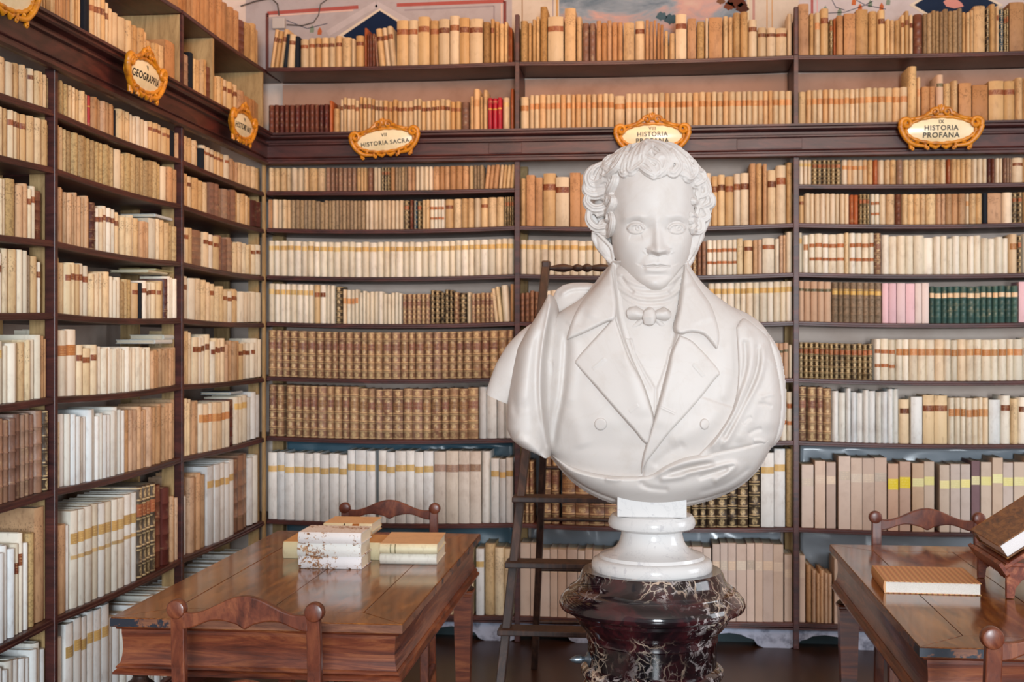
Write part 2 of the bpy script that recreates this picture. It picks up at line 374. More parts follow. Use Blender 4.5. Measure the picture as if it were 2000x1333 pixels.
# carved plinth board along the floor of the back bookcase
out = [(XL, .098), (2.6, .098), (2.6, .0)]
x = 2.45
while x > XL+.45:
    out += [(x, .0), (x-.03, .012), (x-.05, .040), (x-.08, .048), (x-.11, .062), (x-.17, .070), (x-.23, .062), (x-.26, .046), (x-.285, .040), (x-.31, .012), (x-.34, 0)]
    x -= .47
out += [(XL, 0)]
adopt(MB().plate([p for p in out][::-1], D+.012, D+.03).build('plinth_board', M['plinth']), bc)
adopt(MB().box((XL, D+.12, 0), (2.6, D+.14, .10)).build('plinth_back', M['teal']), bc)
adopt(MB().box((XL, D-.004, .094), (2.6, D+.02, .104), .002).build('plinth_bead', M['case']), bc)
adopt(MB().box((XL-.03, 2.95, 0), (XL-.012, D, .104)).build('plinth_board', M['case']), bl)
# crumpled clear sheets hanging behind the lowest rows
t = NT('clear_plastic'); t.b.inputs['Transmission Weight'].default_value = .25; t.b.inputs['Alpha'].default_value = .8
M['plastic'] = t.out('b4bec8', .2, .7)
t = NT('teal_plastic'); t.b.inputs['Alpha'].default_value = .85
M['plastic_teal'] = t.out('4f6f80', .25, .6)
def plastic(x0, x1, z0, z1, seed, lab):
    nx, nz = 70, 16; V = []; r = random.Random(seed)
    for j in range(nz+1):
        for i in range(nx+1):
            x = x0+(x1-x0)*i/nx; z = z0+(z1-z0)*j/nz
            q = Vector((x*3+seed, z*4+x*2.0, seed)); d = abs(noise.noise(q*1.3))*.06+noise.noise(q*3)*.008
            V.append((x, D+.254-min(.022, max(0, d*.55+.004)), z))
    F = [(j*(nx+1)+i, j*(nx+1)+i+1, (j+1)*(nx+1)+i+1, (j+1)*(nx+1)+i) for j in range(nz) for i in range(nx)]
    o = MB().add(V, F).build('plastic_sheet', M['plastic' if x0 > XP[1] else 'plastic_teal'], smooth=True)
    s = o.modifiers.new('s', 'SOLIDIFY'); s.thickness = .0008
    tag(o, lab, 'plastic sheet', 'clear plastic sheets behind the low rows')
for i, bay in enumerate(('first back bay', 'middle back bay', 'last back bay')):
    for lv, up, w in (('S6', 'S5', 'second lowest'), ('S7', 'S6', 'lowest')):
        plastic(XP[i]+.05, XP[i+1]-.05, Z[lv]+.05, Z[up]-TH-SAG-.006, i*3.1+(lv == 'S6'), f'crumpled clear plastic sheet behind the {w} shelf books of the {bay}')
plastic(XP[1]+.8, XP[2]-.03, Z['S5']+.05, Z['S4']-TH-SAG-.006, 9.3, 'crumpled clear plastic sheet above the red and green banded books beside the bust shoulder')
# ------------------------------------------------------------------ books
V_ = ['dcc49c', 'e3cfa8', 'd3b88c', 'e6d6b6', 'cfb286', 'dcc6a4']; W_ = ['e4dcc8', 'ddd4c0', 'e9e2d2', 'd8cfba', 'e2d6be']
ST = {  # colours, material, [(v0, v1, label colours)], raised bands, roundness, kind, look
 'V': (V_, 'ink', [], 0, 1, 'vellum_book', 'cream vellum book'),
 'W': (W_, 'vellum', [], 0, 1, 'vellum_book', 'white vellum book'),
 'B': (V_+W_, 'vellum', [(.68, .80, ['7c3f24', '6c341e', '8c4c2a'])], 0, 1, 'labelled_vellum_book', 'vellum book, brown title band'),
 'O': (W_+['e6cfae', 'dcc09a'], 'vellum', [(.60, .76, ['c6895a', 'b97c48', 'cf9660'])], 0, 1, 'labelled_vellum_book', 'vellum book, tan title band'),
 'Y': (W_, 'vellum', [(.73, .86, ['d4b06c', 'cda766', 'd9ba7c'])], 0, 1, 'labelled_vellum_book', 'white book, yellowish title band'),
 'F': (['dde0e0', 'd6dadb', 'e1e3e1'], 'vellum', [(.72, .81, ['c9a667', 'd0ad6e'])], 0, .6, 'labelled_vellum_book', 'tall white folio, ochre title band'),
 'f': (['d8d0c4', 'd4ccc2'], 'vellum', [(.71, .81, ['a3836e', '9c7c6c'])], 0, .6, 'labelled_vellum_book', 'tall pale folio, brown title band'),
 'Q': (['dedfda', 'd9d5c8', 'd2cab6', 'e0dfd8'], 'vellum', [(.66, .77, ['c2a066', 'b9965c']), (.50, .54, ['bda274'])], 0, .9, 'labelled_vellum_book', 'white folio, two ochre bands'),
 'R': (W_, 'vellum', [(.65, .75, ['a86238', 'b06c42']), (.31, .39, ['a86238', 'b06c42'])], 0, 1, 'labelled_vellum_book', 'white book, two russet bands'),
 'L': (['94745a', 'a07e60', '8c6a52', '9a7866', '866450'], 'gilt', [(.60, .74, ['7e5446', '8a5c4c', '94704e'])], 5, 1, 'leather_book', 'tan leather book, gilt spine'),
 'K': (['3a2f28', '2e2824', '4a3a2c', '40352a'], 'gilt', [], 5, 1, 'leather_book', 'black leather book, gilt spine'),
 'k': (['5a4a34', '6a563a', '52463a'], 'gilt', [(.68, .82, ['a8603c', '8c5030'])], 5, 1, 'leather_book', 'mottled dark leather book, gilt spine'),
 'M': (['5c2c26', '6a3a2c', '4e2622', '70402e'], 'leather', [], 4, 1, 'leather_book', 'maroon leather book'),
 'm': (['8a6450', '94705a', '7c5a4a', '9c7c66'], 'leather', [], 4, 1, 'leather_book', 'brown leather book'),
 'T': (['c8a27c', 'bb936a', 'd0aa84', 'b99a78', 'c9a98c'], 'ink', [], 0, .6, 'paper_covered_book', 'tan paper book'),
 'g': (['ad9a7c', 'a29480', 'b5a48a', '9e8c74'], 'marbled', [], 0, .5, 'paper_covered_book', 'grey-brown paper book'),
 'A': (['c4ac80', 'b89c6c', 'a58a62'], 'marbled', [], 0, .8, 'paper_covered_book', 'mottled paper book'),
 'D': (['d4c0b0', 'd2bcac', 'cfbcb0', 'd6c6ba', 'c9b6aa'], 'board', [(.66, .78, ['cdb8a4', 'd0c0ae'])], 0, .12, 'cloth_bound_book', 'large pinkish cloth book'),
 'd': (['ccae9a', 'c6ac9c'], 'board', [(.62, .78, ['e8cf24'])], 0, .12, 'cloth_bound_book', 'pinkish cloth book, bright yellow label'),
 'e': (['cdb8a4', 'c8b8a8', 'cbb096', 'ccc0b8'], 'board', [(.66, .78, ['d6cf86', 'dcd69a'])], 0, .12, 'cloth_bound_book', 'buff cloth book, pale yellow label'),
 'p': (['7c6468'], 'board', [(.66, .78, ['d8cfa0'])], 0, .12, 'cloth_bound_book', 'purplish cloth book, cream label'),
 'P': (['e2bcc2', 'e9ccce', 'e6d6d0', 'ddb0ba'], 'board', [], 0, .5, 'cloth_bound_book', 'pale pink book'),
 'G': (['42605a', '4a6a60', '3c5650'], 'leather', [(.70, .84, ['dcb890', 'e0c4a0'])], 5, 1, 'cloth_bound_book', 'green book, cream title label'),
 'C': (['a8182c'], 'leather', [(.66, .70, ['c9963a'])], 0, .8, 'cloth_bound_book', 'bright crimson book'),
 'N': (['1c2028', '20262e'], 'board', [], 0, .5, 'cloth_bound_book', 'black book'),
 'U': (['24506a'], 'gilt', [], 5, 1, 'cloth_bound_book', 'blue book'),
 'a': (['8a7660', '7c6c5c', '94806a'], 'marbled', [(.68, .82, ['c49c50', 'cba65c'])], 4, .9, 'leather_book', 'marbled book, ochre label'),
 'E': (['c6a488', 'c9a98e'], 'board', [(.74, .81, ['5e5a44'])], 0, .8, 'cloth_bound_book', 'tan book, narrow dark band'),
 'X': (['a8582c', '9a4c24'], 'leather', [], 0, .8, 'leather_book', 'orange-brown leather book'),
}
# rows of the back wall: x0-x1 (pixels across the row in the photograph) count height(px) style [lean]
BACK = {
('T', 0): "526-553 3 74 B 8;553-560 1 66 N 7;560-574 1 62 B 4;575-584 1 58 N;586-667 6 58 B;668-686 1 56 V;687-693 1 56 W;694-710 1 62 B;711-717 1 72 X;718-733 3 62 M;734-739 1 60 m -4;740-774 3 78 B -6;774-943 8 92 B;944-957 1 80 A;958-966 1 82 B;967-992 3 78 V;993-1001 2 70 X",
('C', 0): "524-642 12 57 M;643-649 1 64 X;650-662 1 51 V;664-747 11 68 B;748-900 16 63 B;901-916 1 60 m;918-925 1 72 V;925-937 1 80 O;938-943 1 72 V;944-952 1 80 V;953-981 3 64 C;982-995 1 67 Y;997-1004 1 82 X",
('S0', 0): "520-567 4 50 V;568-592 2 50 W;593-601 1 50 V;602-635 2 46 V;636-695 7 50 m;696-716 3 50 V;717-728 1 50 m;729-744 2 44 W;745-762 3 46 k;763-771 1 51 T;772-795 4 50 g;796-810 2 50 T;811-845 4 50 W;846-915 6 50 T;916-925 1 50 V;926-945 3 50 g;946-972 3 50 T 6;974-1004 4 48 V 5",
('S1', 0): "520-530 2 56 T;531-550 2 57 W;551-567 2 57 V;568-640 9 55 g;641-712 10 59 g;713-788 9 59 W;789-800 1 54 k;801-807 1 55 M;808-814 1 56 U;815-823 1 56 k;824-839 2 56 V;840-868 4 57 R;869-885 1 58 B;886-925 3 60 V;926-938 1 58 W;939-953 1 62 B;954-985 2 60 V;986-1004 4 58 k",
('S2', 0): "520-1004 37 67 Y",
('S3', 0): "520-612 8 82 Y;613-636 2 78 B;637-654 2 74 W;655-668 1 69 K;669-700 4 65 O;701-785 11 61 W;786-840 6 58 L;841-885 5 64 K;886-897 1 60 L;898-911 1 60 K;912-920 1 62 V;921-965 5 57 L;966-982 2 66 V -6;983-996 1 70 W -4;997-1004 1 74 T",
('S4', 0): "521-1004 31 98 L",
('S5', 0): "523-553 2 103 L;558-700 9 101 L;701-934 13 97 L;935-1004 4 97 W",
('S6', 0): "511-678 9 128 F;679-733 3 138 F;739-847 6 138 F;848-940 4 138 f;941-957 1 136 W;959-1003 3 124 F",
('S7', 0): "524-758 18 128 V;760-925 9 132 V;930-946 1 134 F;947-1003 3 136 V",
('T', 1): "1017-1031 1 82 A;1032-1039 1 78 V;1040-1054 2 84 V;1055-1069 1 106 A;1070-1101 1 90 B;1103-1125 1 100 V;1126-1137 1 86 V;1138-1164 2 78 m;1165-1217 5 77 T;1218-1240 1 76 V;1241-1260 1 76 B;1261-1283 3 74 T;1284-1297 2 72 T;1298-1306 1 56 V;1308-1319 1 52 V;1320-1342 1 86 B;1343-1361 1 80 T;1362-1377 1 72 A;1378-1384 1 76 W;1385-1412 1 80 T;1413-1432 2 80 V;1433-1462 2 86 V;1463-1480 1 72 B;1481-1538 3 56 B;1539-1550 1 82 W",
('C', 1): "1015-1033 1 69 O;1034-1200 16 68 O;1201-1221 1 68 O;1222-1550 29 67 O",
('S1', 1): "1016-1027 1 94 V;1028-1060 2 98 T;1061-1112 2 100 B;1113-1200 4 108 T;1210-1375 8 98 V;1376-1464 6 100 B;1465-1477 1 122 T;1478-1490 1 126 V;1491-1499 1 110 T;1500-1536 2 106 B;1538-1550 1 118 V",
('S2', 1): "1016-1340 23 66 Y;1345-1362 2 60 L;1363-1380 2 62 m;1381-1440 6 66 R;1441-1453 1 72 V;1454-1471 1 66 B;1472-1489 2 66 T;1490-1514 1 68 B;1515-1523 1 66 W;1524-1536 2 74 T;1537-1550 1 80 W",
('S3', 1): "1016-1062 5 58 m;1064-1380 22 62 W;1384-1550 13 77 Y",
('S4', 1): "1018-1500 30 96 L;1501-1541 4 66 E;1542-1550 1 66 W",
('S5', 1): "1018-1500 26 96 L;1505-1524 1 92 V;1525-1550 2 95 R",
('S6', 1): "1016-1042 3 120 L;1056-1092 2 128 L;1098-1210 4 120 L;1214-1350 6 124 k;1351-1462 6 118 K;1464-1486 1 126 K;1487-1535 2 145 F;1537-1550 1 142 A",
('S7', 1): "1016-1050 2 140 D;1054-1200 8 130 D;1204-1390 10 140 D;1392-1531 8 147 D;1533-1550 1 132 D",
('T', 2): "1557-1581 1 94 T;1582-1591 1 84 V;1592-1603 1 84 O;1604-1620 1 86 B;1621-1628 1 68 k;1629-1634 1 72 X;1635-1648 1 78 T;1649-1672 1 80 T;1673-1697 1 86 V;1698-1714 1 80 V;1716-1730 1 88 B;1731-1760 3 66 V;1761-1768 1 74 B;1769-1785 2 78 B;1786-1803 1 78 M;1804-1880 9 79 g;1881-1903 3 76 V;1904-1927 1 90 V;1928-1934 1 86 K;1935-1946 1 88 V;1947-1953 1 84 B;1954-1961 1 80 U;1962-1972 2 80 k;1973-2002 1 92 T;2003-2100 5 84 V",
('C', 2): "1560-1575 1 67 V;1576-1690 11 67 O;1691-1774 6 68 O;1775-1792 1 110 V;1793-1800 1 86 O;1801-1829 2 66 T;1830-1844 1 88 E;1845-1858 1 74 V;1860-1873 1 76 V;1874-1899 1 72 T;1900-1931 1 69 T;1932-1962 1 80 B;1963-1985 1 76 B;1986-2000 1 82 V;2001-2100 5 78 V",
('S0', 2): "1560-1586 3 54 Y;1587-1644 6 54 k;1645-1695 5 55 O;1696-1706 1 56 V;1707-1716 1 57 X;1717-1729 1 54 W;1730-1752 2 50 V;1753-1765 1 56 m;1766-1850 7 56 V;1851-1858 1 46 X;1859-1900 4 56 V;1901-1930 3 56 W;1931-1945 2 56 M;1946-1960 2 56 W;1961-1978 3 56 m;1979-2000 1 56 B;2001-2100 8 56 V",
('S1', 2): "1558-1572 1 55 B;1573-1660 9 58 W;1661-1678 2 57 X;1679-1700 3 58 k;1701-1719 2 60 R;1720-1732 1 62 W;1733-1749 1 62 V;1750-1762 1 64 M;1763-1810 4 65 V;1811-1830 1 62 V;1831-1848 2 64 T;1849-1887 3 62 T;1888-1895 1 62 O;1896-1921 2 58 V;1922-1930 1 62 N;1931-1958 1 60 T;1960-1979 1 68 W;1980-1998 2 60 k;2000-2100 7 60 V",
('S2', 2): "1560-1568 1 80 Y;1570-1580 1 68 O;1581-1650 5 73 R;1651-1659 1 78 V;1660-1708 4 76 R;1710-1723 1 74 L;1724-1825 6 72 W;1826-1972 11 68 W;1973-1988 1 68 O;1989-1997 1 70 k;2000-2100 7 70 W",
('S3', 2): "1560-1625 5 77 E;1626-1723 8 75 a;1724-1816 6 74 P;1817-1990 14 67 G;1991-2100 6 72 P",
('S4', 2): "1560-1706 14 67 k;1709-1750 3 76 R;1751-2000 16 75 O;2001-2100 6 75 O",
('S5', 2): "1560-1576 1 105 L;1579-1595 1 105 L;1597-1625 2 105 L;1627-1757 11 98 W;1759-1778 1 86 B;1780-1803 1 87 W;1804-1853 2 86 B;1854-1932 7 84 O;1934-1956 1 83 W;1957-1976 1 85 B;1977-1990 1 82 V;1991-2100 6 84 B",
('S6', 2): "1566-1590 1 121 D;1592-1613 1 121 D;1615-1634 1 121 D;1638-1733 4 134 D;1735-1756 1 126 d;1758-1780 1 130 d;1782-1826 2 132 e;1836-1856 1 130 e;1857-1896 2 128 e;1898-1915 1 126 p;1917-1980 3 132 e;1982-2100 6 130 e",
('S7', 2): "1562-1574 1 122 D;1576-1586 1 104 T;1587-1626 5 98 T;1630-2100 22 118 D",
}
# rows of the side wall: heights in metres
LEFT = {
('T', 2): "330-470 15 .20 T;471-482 1 .17 M;483-494 1 .18 V 5;495-514 2 .19 V",
('C', 1): "20-54 4 .19 V;55-100 8 .19 V;101-140 7 .20 T;141-164 4 .20 V;165-177 2 .19 N;178-214 5 .19 B;215-250 3 .18 W;251-292 5 .17 V;293-324 3 .15 V;328-350 1 .20 T",
('C', 2): "364-376 1 .18 m;377-384 1 .20 N;385-404 4 .20 V;405-417 1 .18 M;418-440 4 .17 V;441-470 4 .18 B;471-514 5 .16 T",
('S0', 0): "0-18 1 .12 V;19-34 1 .12 W;35-62 3 .12 V;63-72 1 .12 B;73-96 3 .12 V;97-102 1 .11 A",
('S0', 1): "111-118 1 .12 C;119-138 3 .125 A;139-167 4 .125 V;168-173 1 .125 C;174-178 1 .125 V;179-184 1 .125 C;185-228 7 .125 T;229-233 1 .11 N;234-256 3 .12 V;257-294 5 .12 W;295-320 3 .12 B;321-336 2 .12 B;337-346 1 .11 N;347-350 1 .11 T",
('S0', 2): "360-385 4 .12 V;386-392 1 .12 B;393-400 1 .10 N;401-450 7 .12 B;451-470 3 .11 T;471-514 5 .11 V",
('S1', 0): "0-20 2 .165 V;21-57 4 .165 B;58-70 1 .165 V;71-95 2 .17 V;96-102 1 .15 A",
('S1', 1): "110-130 2 .16 V;131-230 12 .16 A;231-242 1 .17 W;243-320 9 .155 A;321-330 1 .15 W;331-350 2 .15 T",
('S1', 2): "360-372 2 .15 V;373-382 1 .15 B;383-412 3 .15 V;413-462 6 .15 m;463-495 5 .15 V;496-514 2 .13 M",
('S2', 0): "0-16 2 .175 V;17-35 1 .175 A;36-55 2 .175 T;56-74 2 .17 B;75-92 1 .16 M",
('S2', 1): "112-178 11 .185 T;179-190 1 .17 M;191-240 7 .165 B;243-275 4 .16 V;276-295 3 .15 T;296-310 1 .165 W;311-332 3 .165 V;333-350 2 .15 A",
('S2', 2): "360-372 2 .16 B;373-382 1 .16 V;383-402 1 .16 m;403-430 3 .16 B;431-460 4 .16 m;461-495 5 .15 V;496-514 2 .15 B",
('S3', 0): "0-12 2 .20 B;13-36 2 .21 V;37-56 2 .21 W;57-66 1 .19 g;67-80 1 .18 V;81-88 1 .175 B",
('S3', 1): "114-131 2 .185 V;132-180 5 .18 B;181-205 4 .16 V;206-216 1 .17 V;217-238 3 .15 W;239-262 3 .15 A;263-273 1 .15 B;274-280 1 .15 N;281-316 5 .15 B;317-325 1 .16 V;326-331 1 .17 M;332-350 3 .17 W",
('S3', 2): "361-372 1 .19 B;373-385 1 .19 W;386-412 3 .19 V;413-424 1 .17 B;425-440 2 .17 V;441-470 4 .16 B;471-514 5 .15 W",
('S4', 0): "0-12 1 .19 Y;13-42 3 .19 W;43-62 2 .20 V;63-84 2 .21 W;85-102 2 .20 T",
('S4', 1): "115-134 1 .235 O;136-157 1 .23 O;158-192 3 .18 B;193-296 19 .17 W;297-350 9 .16 T",
('S4', 2): "361-380 3 .23 V;381-414 4 .22 B;415-440 4 .20 B;441-470 5 .19 T;471-500 4 .19 B;501-513 2 .20 W",
('S5', 0): "0-86 8 .28 m;87-97 1 .27 K",
('S5', 1): "113-122 1 .235 V;123-135 1 .255 W;136-250 15 .25 W;251-350 15 .24 T",
('S5', 2): "361-380 3 .24 V;381-393 2 .23 T;394-450 7 .22 O;451-462 1 .22 M;463-486 3 .23 Y;487-512 3 .23 W",
('S6', 0): "0-22 2 .30 W;23-34 1 .30 W;35-51 2 .31 B;52-62 1 .30 W;63-74 1 .30 A;77-98 1 .37 T",
('S6', 1): "113-131 1 .31 T;132-142 1 .31 W;143-270 10 .345 Q;271-306 4 .365 k;309-334 2 .34 M;336-352 3 .27 T",
('S6', 2): "361-371 1 .27 W;374-408 4 .34 T;409-460 5 .36 F;461-488 3 .375 m;489-505 2 .36 W",
('S7', 0): "0-100 9 .40 W",
('S7', 1): "113-131 1 .40 W;132-215 6 .43 F;216-350 12 .36 W",
('S7', 2): "361-512 15 .33 W",
}
BAYB = ['first back bay', 'middle back bay', 'last back bay']
BAYL = ['nearest side bay', 'second side bay', 'corner side bay']
LVL = dict(T='top shelf', C='shelf over cornice', S0='first shelf under cornice', S1='second shelf under cornice', S2='third shelf under cornice', S3='fourth shelf under cornice',
           S4='fifth shelf under cornice', S5='third shelf from floor', S6='second shelf from floor', S7='lowest shelf')
LVM = dict(LVL, S1='first shelf under cornice', S2='second shelf under cornice', S3='third shelf under cornice', S4='fourth shelf under cornice')
_o = 'first second third fourth fifth sixth seventh eighth ninth tenth eleventh twelfth thirteenth fourteenth fifteenth sixteenth seventeenth eighteenth nineteenth'.split()
def ordinal(n):
    if n < 20: return _o[n-1]
    tn = ['twent', 'thirt', 'fort', 'fift', 'sixt'][n//10-2]
    return tn+'ieth' if n % 10 == 0 else tn+'y-'+_o[n % 10-1]
rb = random.Random(11)
def jit(col, a=.06):
    c = lin(col); f = 1+rb.uniform(-a, a)*1.4; g = rb.uniform(-a, a)*.35
    return (min(1, c[0]*f*(1+g)), min(1, c[1]*f), min(1, c[2]*f*(1-g)))
def book_geo(w, h, d, rnd, nb, cw):
    """cover (spine + boards), page block; local x along the shelf, spine at y=0, standing on z=0"""
    K = 6; r = min(.011, .42*w)*rnd+.0008; tb = .0022
    arc = [(w*t, r*(1-math.sin(PI*t)**.8)) for t in [k/(K-1) for k in range(K)]]
    lv = [(0, 0)]
    if rnd > .4: lv = [(0, .0012), (.0022, 0)]
    for b in range(nb):
        z = h*(b+1)/(nb+1); lv += [(z-.0028, 0), (z-.0012, -.0016), (z+.0012, -.0016), (z+.0028, 0)]
    lv += [(h-.0022, 0), (h, .0012)] if rnd > .4 else [(h, 0)]
    V = []; UV = []; F = []; nl = len(lv); n = K+2
    comp = nb+1 if nb else 1
    for z, off in lv:
        ring = [(0, d)]+[(x, y+off) for x, y in arc]+[(w, d)]
        for i, (x, y) in enumerate(ring):
            V.append((x, y, z)); UV.append((min(max((i-1)/(K-1), 0), 1), z/h*comp))
    for l in range(nl-1):
        for i in range(n-1): F.append((l*n+i, l*n+i+1, (l+1)*n+i+1, (l+1)*n+i))
    top = (nl-1)*n; ii = []
    for z in (0, h):
        for (x, y) in ((w-tb, d), (w-tb, r+.004), (tb, r+.004), (tb, d)):
            ii.append(len(V)); V.append((x, y, z)); UV.append((.5, z/h*comp))
    b0, t0 = ii[:4], ii[4:]
    for k in range(3): F.append((b0[k], b0[k+1], t0[k+1], t0[k]))
    F.append(tuple(range(n-1, -1, -1))+tuple(reversed(b0)) if 0 else tuple([b0[3], b0[2], b0[1], b0[0]]+list(range(n-1, -1, -1))))
    F.append(tuple(list(range(top, top+n))+t0))
    F.append((n-1, b0[0], t0[0], top+n-1)); F.append((b0[3], 0, top, t0[3]))
    cv = (V, F, UV, cw)
    ri = .0035
    x0, x1, y0, y1, z0, z1 = tb, w-tb, r+.004, d-.003, ri, h-ri
    pv = [(x, y, z) for z in (z0, z1) for (x, y) in ((x0, y0), (x1, y0), (x1, y1), (x0, y1))]
    pg = (pv, [(3, 2, 1, 0), (4, 5, 6, 7), (0, 1, 5, 4), (1, 2, 6, 5), (2, 3, 7, 6), (3, 0, 4, 7)], [(0, 0)]*8, jit('ddd2bc', .05))
    return cv, pg, arc, r
def label_geo(arc, z0, z1, col):
    e = .0006; V = []; UV = []; m = len(arc)
    for z in (z0, z1):
        for o_ in (0, e):
            for i, (x, y) in enumerate(arc):
                V.append((x+(.0002 if i == 0 else 0)-(.0002 if i == m-1 else 0), y-o_ if o_ else y+.0006, z)); UV.append((i/(m-1), 0 if z == z0 else 1))
    F = []
    for i in range(m-1):
        a, b, c, e_ = i, m+i, 2*m+i, 3*m+i
        F += [(b, b+1, e_+1, e_), (a, a+1, b+1, b), (e_, e_+1, c+1, c)]
    F += [(0, m, 3*m, 2*m), (m-1, 3*m-1, 4*m-1, 2*m-1)]
    return V, F, UV, col
def mk(name, geos, mat):
    V = []; F = []; UV = []; CC = []
    for g in geos:
        n = len(V); V += g[0]; F += [tuple(i+n for i in f) for f in g[1]]; UV += g[2]; CC += [(*g[3], 1)]*len(g[0])
    me = bpy.data.meshes.new(name); me.from_pydata(V, [], F); me.update(); me.materials.append(mat)
    a = me.color_attributes.new('Col', 'FLOAT_COLOR', 'POINT'); a.data.foreach_set('color', np.array(CC, dtype=np.float32).ravel())
    li = np.empty(len(me.loops), dtype=np.int32); me.loops.foreach_get('vertex_index', li)
    uvl = me.uv_layers.new(name='UV'); uvl.data.foreach_set('uv', np.array(UV, dtype=np.float32)[li].ravel())
    me.polygons.foreach_set('use_smooth', [True]*len(me.polygons)); me.set_sharp_from_angle(angle=.9)
    return me
BOOKS = []
def layrow(wall, lv, bay, spec):
    k = 0; i0 = ORDER.index(lv)
    ceil = {'T': 9, 'C': Z['T']-TH, 'S0': 2.452}.get(lv) or (Z[ORDER[i0-1]]-TH)
    if lv == 'S1' and wall == 'back' and bay == 1: ceil = 2.452
    for seg in spec.split(';'):
        a = seg.split(); x0, x1 = map(float, a[0].split('-')); n = int(a[1]); h = float(a[2]); st = a[3]; lean = math.radians(float(a[4])) if len(a) > 4 else 0
        if wall == 'back':
            q0, q1 = onY(x0, 600, D+.012).x, onY(x1, 600, D+.012).x; lo, hi = XP[bay], XP[bay+1]
            h = h*onY((x0+x1)/2, 600, D).length/FPX*.985
        else:
            q0, q1 = onX(x0, 600, XL-.012).y, onX(x1, 600, XL-.012).y; lo, hi = YP[bay], YP[bay+1]
        q0 = max(q0, lo+.015); q1 = min(q1, hi-.015)
        ws = [rb.uniform(.8, 1.2) for _ in range(n)] if n > 1 else [1]; s = sum(ws); q = q0
        lab0 = rb.uniform(-.01, .01); hseg = h
        for w in ws:
            w = w/s*(q1-q0); k += 1
            same = st in 'YORFfQDCGPELaMk' and n > 2
            hh = hseg*(1+rb.uniform(-.012, .012) if same else 1+rb.uniform(-.07, .04))
            f = (q+w/2-lo)/(hi-lo)
            sg = (SAG if lv not in ('S7', 'T', 'S0') else .006) if wall == 'back' else (.010 if lv != 'S7' else .003)
            if lv == 'C': sg = 0
            zb = Z[lv]+max(sagz((q-lo)/(hi-lo), sg), sagz((q+w-lo)/(hi-lo), sg))
            hh = min(hh, ceil-Z[lv]-.004-(sg if lv != 'T' else 0))
            dist = math.hypot(q if wall == 'back' else XL, D if wall == 'back' else q)
            BOOKS.append(dict(wall=wall, lv=lv, bay=bay, k=k, st=st, q=q, w=max(.006, w-.0032), h=hh, z=zb, lean=lean, d=min(.198, max(.11, hh*.72)), set=rb.uniform(0, .007 if same else .016), area=w*hh/dist**2, lo=lab0))
            q += w
for (lv, b), s in BACK.items(): layrow('back', lv, b, s)
for (lv, b), s in LEFT.items(): layrow('left', lv, b, s)
kinds = {}
for B in BOOKS:
    # what the bust or a table hides counts least
    px = 1000
    kinds.setdefault(ST[B['st']][5], []).append(B)
HID = {('back', 'S3', 1): (5, 27), ('back', 'S4', 1): (0, 30), ('back', 'S5', 1): (0, 26), ('back', 'S2', 1): (12, 23), ('back', 'S1', 1): (7, 17), ('back', 'S6', 1): (9, 14), ('back', 'S7', 1): (9, 20)}
def hidden(B):
    h = HID.get((B['wall'], B['lv'], B['bay'])); return bool(h and h[0] < B['k'] <= h[1])
for B in BOOKS:
    if hidden(B): B['area'] = 0
for kd in kinds: kinds[kd] = sorted(kinds[kd], key=lambda b: -b['area'])
def geo_of(B):
    cols, mat, labs, nb, rnd, kd, look = ST[B['st']]
    if B['st'] == 'W' and B['lv'] in ('S5', 'S6', 'S7'): cols = ['dde2e2', 'd6dadb', 'e3e5e2', 'd8d8d0']  # cool window light on the low rows put into the white itself
    cw = jit(rb.choice(cols))
    if B['lv'] in ('T', 'C') and B['st'] in 'VWBOYTgA': cw = (cw[0]*.82, cw[1]*.66, cw[2]*.49)      # warm, dim light of the top rows tinted into the book colour
    elif B['lv'] in ('S0', 'S1') and B['st'] in 'VWBOYTg': cw = (cw[0]*.92, cw[1]*.81, cw[2]*.70)  # weaker tint for the same warm light, on the rows under the cornice
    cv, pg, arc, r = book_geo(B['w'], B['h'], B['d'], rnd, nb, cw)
    ls = []
    for v0, v1, lc in labs:
        o_ = B['lo']+rb.uniform(-.008, .008)
        ls.append(label_geo(arc, B['h']*(v0+o_), B['h']*(v1+o_), jit(rb.choice(lc), .12)))
    th = B['lean']
    T = Matrix.Translation
    L = T((B['w'] if th > 0 else 0, 0, 0)) @ Matrix.Rotation(th, 4, 'Y') @ T((-B['w'] if th > 0 else 0, 0, 0)) if th else Matrix()
    if B['wall'] == 'back': m = T((B['q'], D+.008+B['set'], B['z']+.0005)) @ L
    else: m = T((XL-.008-B['set'], B['q'], B['z']+.0005)) @ Matrix.Rotation(PI/2, 4, 'Z') @ L
    return cv, pg, ls, m, ST[B['st']][1]
def lvn(B): return (LVM if B['wall'] == 'back' and B['bay'] == 1 else LVL)[B['lv']]
def grp(B): return f"books on the {lvn(B)}, {(BAYB if B['wall'] == 'back' else BAYL)[B['bay']]}"
rest = {}
for kd, L_ in kinds.items():
    for i, B in enumerate(L_):
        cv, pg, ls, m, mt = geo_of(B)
        if i < 300 and B['area'] > 0:
            o = empty(kd); o.matrix_world = m
            look = ST[B['st']][6]
            bay = (BAYB if B['wall'] == 'back' else BAYL)[B['bay']]
            tag(o, f"{look}, {ordinal(B['k'])} in row, {lvn(B)}, {bay}", 'book', grp(B))
            for nm, g, mat in (('cover', [cv], M[mt]), ('page_block', [pg], M['pages'])):
                c = bpy.data.objects.new(nm, mk(nm, g, mat)); COL.objects.link(c); c.parent = o
            for g in ls:
                c = bpy.data.objects.new('title_label', mk('title_label', [g], M['label'])); COL.objects.link(c); c.parent = o
        else:
            for g, mat in [(cv, mt), (pg, 'pages')]+[(g, 'label') for g in ls]:
                V = [tuple(m @ Vector(p)) for p in g[0]]
                rest.setdefault(kd, {}).setdefault(mat, []).append((V, g[1], g[2], g[3]))
